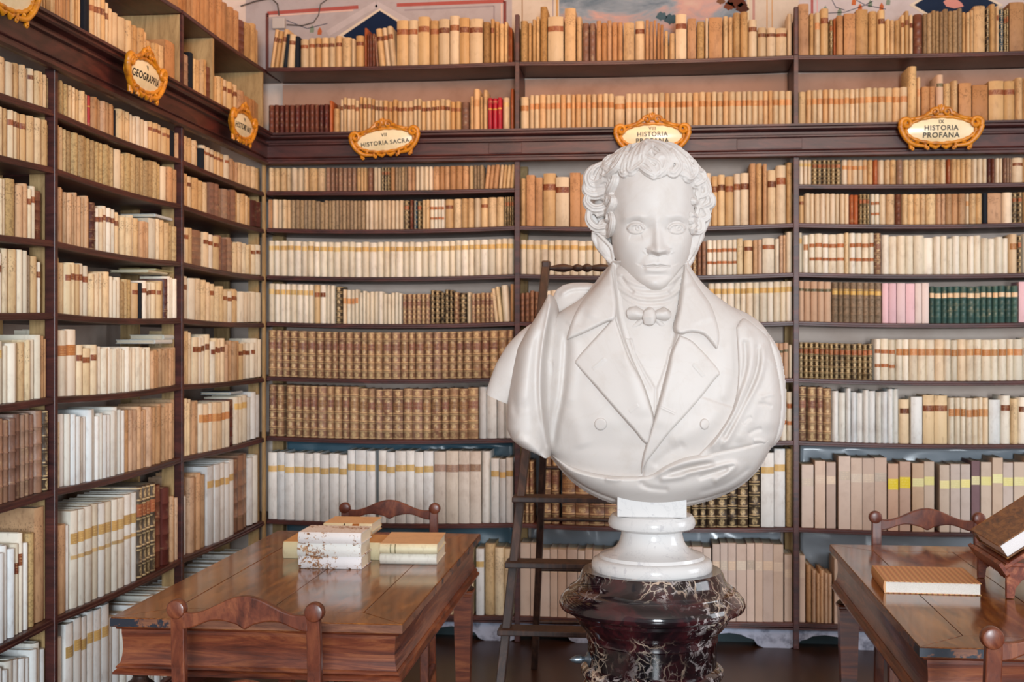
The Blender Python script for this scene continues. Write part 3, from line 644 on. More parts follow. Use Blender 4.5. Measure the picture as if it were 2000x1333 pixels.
RN = dict(vellum_book='small_vellum_books', labelled_vellum_book='small_labelled_books', leather_book='small_leather_books', paper_covered_book='small_paper_books', cloth_bound_book='small_cloth_books')
RL = dict(vellum_book='smaller cream and white vellum books on the upper shelves', labelled_vellum_book='smaller vellum books with title bands along the upper shelves',
          leather_book='smaller leather books on the upper shelves', paper_covered_book='smaller paper covered books on the upper shelves', cloth_bound_book='smaller cloth books')
for kd, dd in rest.items():
    mats = list(dd); geos = []; mi = []
    for j, mt in enumerate(mats):
        for g in dd[mt]: geos.append(g); mi += [j]*len(g[1])
    me = mk(RN[kd], geos, M[mats[0]])
    for mt in mats[1:]: me.materials.append(M[mt])
    me.polygons.foreach_set('material_index', mi)
    o = bpy.data.objects.new(RN[kd], me); COL.objects.link(o); tag(o, RL[kd], 'books', None, 'stuff')
print('BOOKS', {k: len(v) for k, v in kinds.items()}, len(BOOKS))
# ------------------------------------------------------------------ tables
def board(a, b, par, name='top_board', mat=None, sh=None):
    return None
def make_table(x0, x1, y0, y1, zt, label):
    t = empty('writing_table', ((x0+x1)/2, (y0+y1)/2, 0), label=label, cat='table')
    cx, cy = t.location.x, t.location.y; w, l = (x1-x0)/2, (y1-y0)/2
    g = .0012; bw = .135
    def part(mb, name, mat, **k): return mb.build(name, mat, t, **k)
    th = .027; zb = zt-th
    def poly(pts, z0, z1, name, mat):
        n = len(pts); V = [(x, y, z0) for x, y in pts]+[(x, y, z1) for x, y in pts]
        return part(MB().add(V, [tuple(range(n-1, -1, -1)), tuple(range(n, 2*n))]+[(i, (i+1) % n, n+(i+1) % n, n+i) for i in range(n)]), name, mat, bevel=.0012)
    iw, il = w-bw, l-bw
    poly([(-w, -l), (w, -l), (iw-g, -il-g), (-iw+g, -il-g)], zb, zt, 'border_board', M['table'])
    poly([(w, l), (-w, l), (-iw+g, il+g), (iw-g, il+g)], zb, zt, 'border_board', M['table'])
    poly([(-w, l), (-w, -l), (-iw-g, -il), (-iw-g, il)], zb, zt, 'border_board', M['table'])
    poly([(w, -l), (w, l), (iw+g, il), (iw+g, -il)], zb, zt, 'border_board', M['table'])
    for k in range(2):
        a = -iw+2*iw*k/2; poly([(a+g, -il), (a+iw-g, -il), (a+iw-g, il), (a+g, il)], zb, zt-.0004, 'top_board', M['table'])
    # worn edge strip, fillet, coved apron and foot moulding
    def ring(prof, name, mat):
        V = []
        for (o_, z) in prof:
            V += [(-w+o_, -l+o_, z), (w-o_, -l+o_, z), (w-o_, l-o_, z), (-w+o_, l-o_, z)]
        m = len(prof); F = [(i*4+k, (i+1)*4+k, (i+1)*4+(k+1) % 4, i*4+(k+1) % 4) for i in range(m-1) for k in range(4)]
        F += [(0, 1, 2, 3), ((m-1)*4+3, (m-1)*4+2, (m-1)*4+1, (m-1)*4)]
        return part(MB().add(V, F), name, mat)
    ring([(-.0015, zt-.003), (-.0015, zb+.002), (.003, zb)], 'edge_strip', M['edge'])
    ring([(.012, zb), (.010, zb-.004), (.012, zb-.008), (.022, zb-.009)], 'fillet', M['apron'])
    prof = [(.022, zb-.009), (.022, zb-.02)]
    for k in range(9):
        a = k/8; prof.append((.022+.003*math.sin(PI*a*.9)-.005*a**4, zb-.02-.085*a))
    ring(prof, 'apron', M['apron'])
    zc = zb-.105
    ring([(.016, zc), (.012, zc-.004), (.009, zc-.009), (.013, zc-.012), (.008, zc-.016), (.003, zc-.021), (.003, zc-.027), (.03, zc-.030)], 'lower_moulding', M['apron'])
    zl = zc-.030
    for sx in (-1, 1):
        for sy in (-1, 1):
            cx_, cy_ = sx*(w-.056), sy*(l-.070)
            lg = MB()
            def sq(r, z): return [(cx_-r, cy_-r, z), (cx_+r, cy_-r, z), (cx_+r, cy_+r, z), (cx_-r, cy_+r, z)]
            V = []
            pr = [(.037, zl-.045), (.040, zl-.050), (.040, zl-.056), (.036, zl-.060), (.035, zl-.07), (.021, 0)]
            for r, z in pr: V += sq(r, z)
            m = len(pr); F = [(i*4+k, (i+1)*4+k, (i+1)*4+(k+1) % 4, i*4+(k+1) % 4) for i in range(m-1) for k in range(4)]+[(0, 1, 2, 3), ((m-1)*4+3, (m-1)*4+2, (m-1)*4+1, (m-1)*4)]
            L_ = part(lg.add(V, F), 'leg', M['apron'])
            nk = MB().lathe([(.034, zl+.001), (.026, zl-.006), (.020, zl-.016), (.024, zl-.026), (.036, zl-.034), (.042, zl-.040), (.038, zl-.046)], 24, (cx_, cy_, 0)).build('turned_neck', M['ladder'], smooth=True)
            nk.parent = L_
    return t
make_table(-1.478, -.662, 3.395, 5.0, .78, 'dark walnut writing table with the stacks of pale books on it')
make_table(.672, 1.50, 3.285, 4.885, .78, 'polished walnut writing table carrying the wooden bookstand')
# ------------------------------------------------------------------ chairs
def make_chair(loc, rz, label, wd=.345):
    t = empty('wooden_chair', loc, rz, label=label, cat='chair', group='walnut chairs around the two tables')
    h = wd/2; top = .862
    def zt(u): return top-.010+.050*(.5+.5*math.cos(PI*min(1, abs(u))))**1.15+.008*abs(u)**6
    def zb(u):
        a = abs(u); return top-.046+.024*math.sin(PI*min(1, a*1.05))**2*(.7)+.014*(1-a)-(.012*max(0, 1-a/.13))
    def crest(dz, s, name):
        n = 40; hh = h-.012
        o_ = [(hh*(-1+2*i/n), top+(zt(-1+2*i/n)-top)*s+dz) for i in range(n+1)]+[(hh*(1-2*i/n), top+(zb(1-2*i/n)-top)*s+dz) for i in range(n+1)]
        ob = MB().plate(o_[::-1], -.011, .011).build(name, M['chair'], t, bevel=.004); return ob
    crest(0, 1, 'crest_rail'); crest(-.205, .85, 'lower_rail')
    for s in (-1, 1):
        x = s*h
        k = MB(); V = []
        n = 26
        prof = [(.0, -.0165), (.017, -.0165), (.022, -.0145), (.0245, -.0095), (.0245, .0095), (.022, .0145), (.017, .0165), (0, .0165)]
        for r, yy in prof:
            for q in range(n): a = 2*PI*q/n; V.append((x+s*.004+r*math.cos(a), yy, top+.003+r*math.sin(a)))
        m = len(prof); k.add(V, [(i*n+q, i*n+(q+1) % n, (i+1)*n+(q+1) % n, (i+1)*n+q) for i in range(m-1) for q in range(n)])
        k.build('knob', M['chair'], t, smooth=True)
        def post(zs, rx, ry):
            V = []
            for (z, px_, py_) in zs: V += [(px_-rx, py_-ry, z), (px_+rx, py_-ry, z), (px_+rx, py_+ry, z), (px_-rx, py_+ry, z)]
            m = len(zs); return MB().add(V, [(i*4+k, i*4+(k+1) % 4, (i+1)*4+(k+1) % 4, (i+1)*4+k) for i in range(m-1) for k in range(4)]+[(3, 2, 1, 0), tuple(range(4*m-4, 4*m))])
        zs = []
        for i in range(13):
            z = top*i/12; f = max(0, z-.45)/.41; zs.append((z, x-s*.010*(1-f)+s*.012*math.sin(PI*f)*.5, -.03*math.sin(PI*min(1, f))*-.4+(.0 if z > .45 else -.05*(1-z/.45)**2)))
        post(zs, .0175, .0125).build('leg', M['chair'], t, bevel=.003, label='back leg running up into the chair post')
        zs = [(z, s*(h+.012)-s*.0, .40) for z in (0, .2, .43)]
        post(zs, .017, .017).build('leg', M['chair'], t, bevel=.003)
        MB().box((s*(h+.0)-.009, .0, .16), (s*(h+.0)+.009, .40, .185)).build('stretcher', M['chair'], t)
    MB().box((-h-.02, -.015, .40), (h+.02, .42, .432)).build('seat_frame', M['chair'], t)
    MB().box((-h-.015, .012, .432), (h+.015, .425, .455), .008).build('seat', M['leather_seat'], t)
    return t
M['leather_seat'] = flat('seat_leather', '4a2a1e', .45, 0, .4, 12, '331c14')
make_chair((-1.000, 3.10, .007), 0, 'walnut chair pushed up to the near end of the table with the stacks')
make_chair((-1.094, 5.34, -.005), PI+.05, 'walnut chair behind the far end of the table with the stacks', .375).scale = (1, 1, .965)
make_chair((1.052, 5.02, .0), PI, 'walnut chair behind the far end of the table with the bookstand', .375)
make_chair((.905, 2.86, .038), 0, 'walnut chair cut off by the frame, at the near end of the bookstand table', .33)
# ------------------------------------------------------------------ books lying on the tables
rb = random.Random(5)
def lying(loc, rz, L_, wd, th, cols, mat, rnd, label, group, bands=0, topcol=None, name='vellum_book', lab=None, pagecol='ddd2bc', ragged=False):
    """book lying flat: spine along local x (length L_), facing local -y"""
    cv, pg, arc, r = book_geo(th, L_, wd, rnd, bands, jit(cols, .03))
    R = Matrix.Rotation(-PI/2, 4, 'Y')         # standing x (thickness) -> up, standing z (height) -> -x
    m = Matrix.Translation(loc) @ Matrix.Rotation(rz, 4, 'Z') @ Matrix.Translation((L_/2, 0, 0)) @ R
    o = empty(name); o.matrix_world = m
    tag(o, label, 'book', group)
    pg = (pg[0], pg[1], pg[2], lin(pagecol))
    for nm, g, mt in (('cover', cv, M[mat]), ('page_block', pg, M['pages'])):
        c = bpy.data.objects.new(nm, mk(nm, [g], mt)); COL.objects.link(c); c.parent = o
    if topcol:
        tb_ = MB().box((th-.0002, r+.002, .0), (th+.0008, wd+.001, L_)).build('cover_board', M['vellum'], o); colmesh(tb_, topcol); tb_['label'] = 'tan upper board'
    for v0, v1, lc in (lab or []):
        c = bpy.data.objects.new('title_label', mk('title_label', [label_geo(arc, L_*v0, L_*v1, lin(lc))], M['label'])); COL.objects.link(c); c.parent = o
    return o
# worn white bindings with flaking brown spines
t = NT('flaking_vellum'); c = attr(t); w = t.world()
n = t.noise(70, 6, w, .68, .8); ml = t.noise(9, 3, w, .5)
f = smstep(t, t.math('ADD', n, t.math('MULTIPLY', ml, .5)), .82, .86)
c1 = t.mix(f, c, t.ramp(t.noise(90, 3, w), [(.35, '6a4a34'), (.55, 'b08058'), (.7, 'd8c0a0')]))
t.bump(n, .5, .003); M['flaking'] = t.out(c1, .6, .3)
zt = .7805
xa = (-1.166-.952)/2
GS = 'books stacked on the table'
lying((xa, 4.175, zt), 0, .214, .165, .041, 'e2dfe0', 'flaking', .7, 'bottom book of the three worn white books stacked at the front', GS)
lying((xa-.002, 4.172, zt+.0415), .01, .216, .163, .043, 'dfe0dc', 'flaking', .7, 'middle book of the three worn white books stacked at the front', GS)
lying((xa, 4.170, zt+.085), -.008, .214, .165, .037, 'e0dcda', 'flaking', .7, 'topmost of the three worn white books stacked at the front', GS)
lying((-1.165, 4.36, zt), .02, .215, .20, .058, 'dcd0a8', 'vellum', .9, 'thick cream book behind the worn white stack, tan cover', GS, topcol='cf9f68')
lying((-.935, 4.355, zt), -.03, .14, .19, .060, 'd8cba4', 'vellum', .9, 'thick cream book between the worn stack and the pair of books', GS, topcol='c79660', lab=[(.2, .24, '8f8a6a')])
lying((-1.075, 4.52, zt+.060), 0, .165, .18, .018, 'd4ab7c', 'vellum', .5, 'thin tan book bridging the two thick cream books behind', GS)
lying((-1.07, 4.47, zt+.0785), .0, .176, .18, .030, 'e2dab8', 'vellum', .9, 'small tan book lying on top at the back of the stacks', GS, topcol='dbb488', lab=[(.26, .40, 'a8672c'), (.55, .58, '4a4438')])
lying((-.815, 4.285, zt), .03, .195, .25, .037, 'e0dcd0', 'vellum', .9, 'lower white book of the pair near the table side', GS)
lying((-.812, 4.275, zt+.0375), .05, .196, .27, .033, 'e2dab8', 'vellum', .9, 'upper tan book of the pair near the table side', GS, topcol='dcb68c', lab=[(.72, .74, '6a6a50'), (.80, .82, '6a6a50')])
t = NT('patterned_paper'); w = t.coord('Object', (1, 1, 1), (0, 0, 0)); x = t.node('ShaderNodeSeparateXYZ'); t.L(w, x.inputs[0])
a = t.math('PINGPONG', x.outputs[2], .006); z = t.math('ADD', x.outputs[1], t.math('MULTIPLY', a, 1.4))
k = t.math('FRACT', t.math('MULTIPLY', z, 62))
c1 = t.ramp(k, [(.0, 'd98f5c'), (.35, 'e3ad7c'), (.5, 'b9a24a'), (.6, 'e2a878'), (.85, '9c5f34')]); M['pattern'] = t.out(c1, .45, .4)
o = lying((.708, 4.10, zt), -PI/2-.035, .27, .285, .036, 'c98f5a', 'pattern', .25, 'closed book with zigzag patterned paper cover and white page edges', None, name='patterned_book', pagecol='eeeae2')
# old papers and books lying across the tops of shelved books
G2 = 'books lying across the shelved books'
def lay_left(px, lv, up, L_, wd, th, col, label, mat='vellum'):
    y = onX(px, 600, XL-.05).y
    lying((XL-.03, y, Z[lv]+up), PI/2+.02, L_, wd, th, col, mat, .4, label, G2)
lay_left(300, 'S3', .182, .22, .16, .010, 'd8d2b4', 'thin pale book lying over the fourth shelf row, second side bay')
lay_left(318, 'S3', .1935, .26, .16, .008, 'c9bb86', 'thin yellowish book lying over the fourth shelf row, second side bay')
lay_left(312, 'S4', .176, .20, .17, .016, 'd9dcd8', 'white book lying over the fifth shelf row, second side bay', 'board')
lay_left(325, 'S4', .1925, .16, .15, .02, 'c6ccc8', 'pale grey book lying over the fifth shelf row, second side bay', 'board')
lay_left(312, 'S2', .172, .2, .15, .012, 'c9cfd0', 'pale blue-grey book lying over the third shelf row, second side bay', 'board')
lay_left(455, 'S5', .236, .2, .15, .012, 'b9c6cc', 'pale blue-grey book lying over the large books, corner side bay', 'board')
# ------------------------------------------------------------------ bookstand with a big leather book
bs = empty('bookstand', (1.05, 4.09, .7805), label='reddish wooden slanted bookstand at the edge of the polished table', cat='bookstand')
M['stand'] = wood('stand_wood', '4e1c12', '84402a', 'b8714c', .3, .1, (3, 3, 3), 2)
sl = math.radians(34)
def stand_leg(y):
    # leg bracket: profile in x,z extruded along y
    pts = [(0, 0), (.022, 0), (.026, .03), (.045, .055), (.085, .07), (.26, .07), (.30, .05), (.32, 0), (.345, 0), (.345, .095), (0, .095)]
    n = len(pts); V = [(x, y-.009, z) for x, z in pts]+[(x, y+.009, z) for x, z in pts]
    return MB().add(V, [tuple(range(n)), tuple(range(2*n-1, n-1, -1))]+[(i, i+n, (i+1) % n+n, (i+1) % n) for i in range(n)])
for y in (-.165, .165): stand_leg(y).build('leg', M['stand'], bs, bevel=.0015)
MB().box((-.004, -.18, .095), (.35, .18, .107), .002).build('base_board', M['stand'], bs)
slab = MB().box((-.035, -.185, 0), (.33, .185, .012), .002).build('slope_board', M['stand'], bs); slab.location = (.025, 0, .107); slab.rotation_euler = (0, -sl, 0)
# ledge with scalloped lower edge, standing square to the slope
out_ = [(-.185, .028), (.185, .028)]
for k in range(12):
    y = .185-.37*k/12; yn = .185-.37*(k+1)/12; d = .02 if k in (2, 3, 8, 9) else .008
    out_ += [(y-.003, -.012), (y-.010, -.012-d), ((y+yn)/2, -.017-d), (yn+.010, -.012-d)]
out_ += [(-.185, -.012)]
n = len(out_); V = [(0, y, z) for y, z in out_]+[(-.011, y, z) for y, z in out_]
lg = MB().add(V, [tuple(range(n)), tuple(range(2*n-1, n-1, -1))]+[(i, i+n, (i+1) % n+n, (i+1) % n) for i in range(n)]).build('ledge', M['stand'], bs)
lg.location = (-.001, 0, .085); lg.rotation_euler = (0, -sl, 0)
for y in (-.13, .13):
    s = MB().lathe([(.0, .003), (.0025, .0025), (.003, 0)], 12).build('brass_screw', M['brass'], bs); s.location = (-.013, y, .088); s.rotation_euler = (0, -PI/2-sl, 0)
t = NT('old_brown_leather'); w = t.coord('Object', (6, 2, 2)); n = t.noise(9, 7, w, .7, .8)
c1 = t.ramp(n, [(.32, '3a2417'), (.48, '7a4c28'), (.62, 'a0713c'), (.75, '54331e')]); t.bump(n, .4, .003); M['oldleather'] = t.out(c1, .35, .5)
big = empty('leather_folio', (1.05, 4.09, .7805), label='thick brown leather folio leaning closed on the wooden bookstand', cat='book')
def slope_pt(a, up): return (-.001+a*math.cos(sl)-up*math.sin(sl), .085+.022+a*math.sin(sl)+up*math.cos(sl))
def slbox(a0, a1, y0, y1, u0, u1, name, mat, bev=.002):
    V = []
    o = MB().box((a0, y0, u0), (a1, y1, u1), bev).build(name, mat, big); px_, pz_ = slope_pt(0, 0); o.location = (px_+.0, 0, pz_); o.rotation_euler = (0, -sl, 0); return o
slbox(.008, .36, -.17, .15, .004, .009, 'cover', M['oldleather']); slbox(.008, .36, -.17, .15, .048, .053, 'cover', M['oldleather'])
pg_ = slbox(.014, .354, -.164, .142, .0095, .0475, 'page_block', M['pages'], .001); colmesh(pg_, 'eeeaea')
sp = MB().sweep([(.008, .15+.003, .029), (.36, .15+.003, .029)], .025, 16, prof=lambda a, f: 1, flat=.35).build('spine', M['oldleather'], big, smooth=True); px_, pz_ = slope_pt(0, 0); sp.location = (px_, 0, pz_); sp.rotation_euler = (0, -sl, 0)
# ------------------------------------------------------------------ library steps
ld = empty('library_ladder', (-.2, 5.3, 0), label='dark wooden library step ladder standing behind the marble bust', cat='ladder')
def lad(mb, name, **k): o = mb.build(name, M['ladder'], **k); return adopt(o, ld)
def bar(a, b, wx, wy, name, **k):
    a, b = Vector(a), Vector(b); V = []
    for p, s in ((a, 1), (b, 1)): V += [(p.x-wx, p.y-wy, p.z), (p.x+wx, p.y-wy, p.z), (p.x+wx, p.y+wy, p.z), (p.x-wx, p.y+wy, p.z)]
    return lad(MB().add(V, [(0, 1, 2, 3), (7, 6, 5, 4), (0, 4, 5, 1), (1, 5, 6, 2), (2, 6, 7, 3), (3, 7, 4, 0)]), name, **k)
TL, BL = Vector((-.425, 5.30, 1.86)), Vector((-.575, 4.68, 0)); TR, BR = Vector((.03, 5.30, 1.86)), Vector((.16, 4.68, 0))
bar(BL, TL, .016, .03, 'stile', bevel=.003); bar(BR, TR, .016, .03, 'stile', bevel=.003)
for a in (TL, TR): lad(MB().box((a.x-.017, a.y-.035, a.z-.02), (a.x+.017, a.y+.035, a.z+.012), .006), 'stile_cap')
for z in (.20, .445, .685, .925, 1.165, 1.405):
    f = z/1.86; a = BL.lerp(TL, f); b = BR.lerp(TR, f)
    lad(MB().box((a.x-.028, a.y-.065, z-.011), (b.x+.028, a.y+.045, z+.011), .004), 'tread')
prof = [(.010, 0), (.013, .01), (.009, .02), (.016, .05), (.018, .075), (.012, .10), (.009, .11), (.015, .12), (.017, .13), (.012, .145), (.010, .15), (.018, .165), (.018, .175), (.010, .19), (.013, .2), (.017, .227)]
prof += [(r, .455-z) for r, z in prof[:-1][::-1]]
hb = MB().lathe(prof, 20).build('turned_bar', M['ladder'], smooth=True); hb.rotation_euler = (0, PI/2, 0); hb.location = (TL.x, 5.30, 1.842); bpy.context.view_layer.update(); adopt(hb, ld)
bar((-.535, 5.98, 0), (-.415, 5.36, 1.72), .015, .02, 'rear_leg', bevel=.003); bar((.13, 5.98, 0), (.02, 5.36, 1.72), .015, .02, 'rear_leg', bevel=.003)
for z in (.24, .50, .74, .98, 1.22, 1.46):
    f = z/1.72; y = 5.98-.62*f; lad(MB().sweep([(-.535+.12*f, y, z), (.13-.11*f, y, z)], .009, 10), 'rung', smooth=True)
lad(MB().lathe([(.006, 0), (.006, .004), (.003, .006)], 12, (0, 0, 0)), 'bolt').location = (-.42, 5.265, 1.76)
# ------------------------------------------------------------------ plaques on the cornice
def spiral(cx, cz, r0, r1, a0, turns, y=0, n=26):
    return [(cx+(r0+(r1-r0)*i/n)*math.cos(a0+turns*2*PI*i/n), y-.004*i/n, cz+(r0+(r1-r0)*i/n)*math.sin(a0+turns*2*PI*i/n)) for i in range(n+1)]
def plaque(loc, rz, tilt, lines, label, sc=1.0, roll=0):
    t = empty('shelf_plaque', loc, label=label, cat='sign', group='gilded subject plaques along the cornice')
    t.rotation_euler = (tilt, roll, rz); t.scale = (sc, sc, sc)
    A, Bz = .146, .053
    # oval enamel field, slightly domed
    n = 48; V = [(0, -.016, 0)]; F = []
    for j in range(1, 7):
        f = j/6
        for k in range(n): a = 2*PI*k/n; V.append((A*f*math.cos(a), -.006-.010*(1-f*f), Bz*f*math.sin(a)))
    for k in range(n): F.append((0, 1+(k+1) % n, 1+k))
    for j in range(5):
        for k in range(n): F.append((1+j*n+k, 1+j*n+(k+1) % n, 1+(j+1)*n+(k+1) % n, 1+(j+1)*n+k))
    MB().add(V, F).build('plaque_face', M['enamel'], t, smooth=True)
    fr = MB()
    # backing board following the frame
    outl = []
    for k in range(64):
        a = 2*PI*k/64; c_, s_ = math.cos(a), math.sin(a)
        r = 1+.12*math.exp(-((a-PI/2)/.28)**2)*3.2+.10*math.exp(-((a-.42)/.16)**2)*1.6+.10*math.exp(-((a-PI+.42)/.16)**2)*1.6+.05*math.cos(8*a)*(s_ < 0)
        outl.append(((A+.014)*c_*(1+(r-1)*.35), (Bz+.013)*s_*r))
    fr.plate(outl, .0, .012)
    rope = [((A+.006)*math.cos(2*PI*k/72), -.006, (Bz+.006)*math.sin(2*PI*k/72)) for k in range(73)]
    fr.sweep(rope, [.0075+.0016*math.sin(k*1.7) for k in range(73)], 10, caps=False)
    for s in (-1, 1):
        big = [(s*.062, -.004, -.070), (s*.120, -.008, -.062), (s*.158, -.009, -.028), (s*.176, -.010, .012)]
        sp_ = [(s*x, y, z) for x, y, z in spiral(.152, .030, .026, .006, -.5, 1.35, -.010)]
        # smooth the big C scroll
        P = [Vector(p) for p in big+sp_[:1]]; path = []
        for i in range(len(P)-1):
            p0, p1, p2, p3 = P[max(i-1, 0)], P[i], P[i+1], P[min(i+2, len(P)-1)]
            for q in range(6):
                u = q/6; path.append(.5*((2*p1)+(p2-p0)*u+(2*p0-5*p1+4*p2-p3)*u*u+(3*p1-p0-3*p2+p3)*u**3))
        path += [Vector(p) for p in sp_]
        m = len(path); fr.sweep(path, [.007+.006*math.sin(PI*min(1, i/m*1.5))+(.002 if i > m*.5 else 0) for i in range(m)], 9)
        sp2 = [(s*x, y, z) for x, y, z in spiral(.026, .080, .019, .004, -.3, 1.3, -.008)]
        arm = [Vector((s*.135, -.006, .050)), Vector((s*.10, -.008, .052)), Vector((s*.07, -.009, .062)), Vector((s*.052, -.009, .076))]
        fr.sweep(arm+[Vector(p) for p in sp2], [.006, .009, .010, .0095]+[.008-.004*i/27 for i in range(27)], 9)
        for (x, z, r) in ((.128, -.082, .010), (.062, -.080, .009)):       # little feet
            fr.sweep([(s*(x+.006), -.004, z+.024), (s*(x+.003), -.006, z+.010), (s*x, -.007, z)], [.008, .008, r], 9)
            fr.sweep([(s*q[0], q[1], q[2]) for q in spiral(x-.004, z-.001, .008, .002, 0, 1.1, -.009, 12)], .004, 6)
        fr.sweep([(s*.050, -.006, -.066), (s*.022, -.009, -.078), (s*.004, -.010, -.070)], [.006, .010, .005], 9)
        for k in range(5):    # acanthus leaves round the rim
            a = (-.9+.42*k); x, z = s*(A+.012)*math.cos(a), (Bz+.012)*math.sin(a)
            fr.sweep([(x, -.006, z), (x*1.05, -.012, z*1.07), (x*1.09+s*.004, -.008, z*1.12+.004)], [.008, .006, .002], 7)
    for k in range(-2, 3):
        a = PI/2+k*.42; fr.sweep([(0, -.006, .078), (.016*math.cos(a), -.010, .078+.018*math.sin(a)), (.030*math.cos(a), -.008, .080+.034*math.sin(a))], [.004, .0075, .004], 8)
    fr.build('gilded_frame', M['gold'], t, smooth=True)
    for (txt, z, size) in lines:
        c = bpy.data.curves.new('text', 'FONT'); c.body = txt; c.size = size; c.align_x = 'CENTER'; c.align_y = 'CENTER'; c.extrude = .0004; c.space_character = 1.12; c.offset = size*.02
        o = bpy.data.objects.new('tmp', c); COL.objects.link(o); bpy.context.view_layer.update()
        me = bpy.data.meshes.new_from_object(o.evaluated_get(bpy.context.evaluated_depsgraph_get())); COL.objects.unlink(o); bpy.data.objects.remove(o)
        # text lies in x,y: stand it up on the dome
        for v in me.vertices:
            x, y_, d = v.co.x, v.co.y+z, v.co.z
            f = min(1, (x/A)**2+(y_/Bz)**2); v.co = (x, -.006-.010*(1-f)-.0006-d, y_)
        me.materials.clear(); me.materials.append(M['black'])
        lo = bpy.data.objects.new('lettering', me); COL.objects.link(lo); lo.parent = t
    return t
def at(px, py, Y): return onY(px, py, Y)
YP_ = D-.09
plaque(at(1837, 254, YP_), 0, .10, [('IX', .036, .023), ('HISTORIA', .008, .031), ('PROFANA', -.024, .033)], 'gilded plaque reading IX HISTORIA PROFANA', 1.08)
plaque(at(1274, 266, YP_), 0, .10, [('VIII', .036, .023), ('HISTORIA', .008, .031), ('PROFANA', -.024, .033)], 'gilded plaque reading VIII HISTORIA PROFANA above the bust', 1.02)
plaque(at(752, 274, YP_), 0, .10, [('VII', .026, .024), ('HISTORIA SACRA', -.014, .030)], 'gilded plaque reading VII HISTORIA SACRA, tilted', .98, -.09)
p = onX(281, 148, XL+.09); plaque(p, PI/2, .10, [('V', .028, .026), ('GEOGRAPHIA', -.008, .038)], 'gilded plaque reading V GEOGRAPHIA on the side wall', 1.0)
p = onX(472, 245, XL+.09); plaque(p, PI/2, .10, [('VI', .026, .024), ('HISTORI NAT', -.010, .035)], 'gilded plaque reading VI near the room corner', .98)
p = onX(12, -22, XL+.09); plaque(p, PI/2, .10, [('IV', .030, .022)], 'gilded plaque cut off by the top corner of the picture', .98)
# cables and junction box above the top shelf
b0 = at(545, 46, D+.30); MB().box((b0.x-.035, D+.285, b0.z-.025), (b0.x+.035, YW-.001, b0.z+.025), .004).build('junction_box', M['box'], label='white plastic junction box on the painted wall', category='box') if 0 else None
jb = MB().box((b0.x-.035, D+.285, b0.z-.03), (b0.x+.035, YW-.001, b0.z+.03), .004).build('junction_box', M['box']); tag(jb, 'white plastic junction box on the painted wall near the corner', 'box')
cb = MB().sweep([tuple(at(x, y, D+.30)) for x, y in ((470, 12), (500, 2), (530, -4), (542, 8), (545, 30))], .004, 8).build('cable', M['cable'], smooth=True); tag(cb, 'dark cable running down into the white junction box', 'cable')
cb = MB().sweep([tuple(at(x, y, D+.30)) for x, y in ((660, -20), (640, -2), (626, 8), (622, 30), (612, 44), (590, 50), (560, 48))], .003, 8).build('cable', M['cable'], smooth=True); tag(cb, 'thin grey cable looping across the painted wall', 'cable')
# ------------------------------------------------------------------ marble bust
BY = 3.0
def proj(x, y, z):
    """picture position of points (arrays)"""
    f = -SN*x+CS*y; r = CS*x+SN*y
    return 1000+FPX*r/f, HZ-FPX*(z-H)/f
def PX(px, Y=BY):
    u = (px-1000)/FPX; return (-SN+u*CS)/(CS+u*SN)*Y
def PZ(py, px=1270, Y=BY):
    u = (px-1000)/FPX; return H+(HZ-py)/FPX*Y/(CS+u*SN)
def seg_dist(px, py, pts):
    d = np.full(px.shape, 1e9); tt = np.zeros(px.shape); L_ = 0; tot = sum(math.dist(a, b) for a, b in zip(pts, pts[1:]))
    for a, b in zip(pts, pts[1:]):
        ax, ay = a; bx, by = b; l2 = (bx-ax)**2+(by-ay)**2; l = math.sqrt(l2)
        t_ = np.clip(((px-ax)*(bx-ax)+(py-ay)*(by-ay))/l2, 0, 1)
        q = np.hypot(px-ax-t_*(bx-ax), py-ay-t_*(by-ay)); m = q < d
        d = np.where(m, q, d); tt = np.where(m, (L_+t_*l)/tot, tt); L_ += l
    return d, tt
def inside(px, py, poly):
    """signed distance, positive inside"""
    d, _ = seg_dist(px, py, list(poly)+[poly[0]]); ins = np.zeros(px.shape, bool); n = len(poly)
    for i in range(n):
        x0, y0 = poly[i]; x1, y1 = poly[(i+1) % n]
        c_ = ((y0 > py) != (y1 > py)) & (px < (x1-x0)*(py-y0)/((y1-y0) or 1e-9)+x0); ins ^= c_
    return np.where(ins, d, -d)
def sst(x, a, b): t_ = np.clip((x-a)/(b-a), 0, 1); return t_*t_*(3-2*t_)
def gau(px, py, cx, cy, sx, sy, rot=0):
    c_, s_ = math.cos(rot), math.sin(rot); x = (px-cx)*c_+(py-cy)*s_; y = -(px-cx)*s_+(py-cy)*c_
    return np.exp(-.5*((x/sx)**2+(y/sy)**2))
def crm(pts, k=6):
    P = [Vector((*p, 0)) for p in pts]; o_ = []
    for i in range(len(P)-1):
        p0, p1, p2, p3 = P[max(i-1, 0)], P[i], P[i+1], P[min(i+2, len(P)-1)]
        for q in range(k):
            u = q/k; v = .5*((2*p1)+(p2-p0)*u+(2*p0-5*p1+4*p2-p3)*u*u+(3*p1-p0-3*p2+p3)*u**3); o_.append((v.x, v.y))
    o_.append(tuple(pts[-1])); return o_
def stroke(px, py, pts, w, h, taper=.15):
    """smooth raised (h>0) or sunk (h<0) stroke along a curve"""
    d, t_ = seg_dist(px, py, crm(pts, 4)); f = sst(t_, 0, taper)*sst(1-t_, 0, taper) if taper else 1
    return h*np.exp(-.5*(d/w)**2)*f
def table(rows):
    a = np.array(rows, float); return a
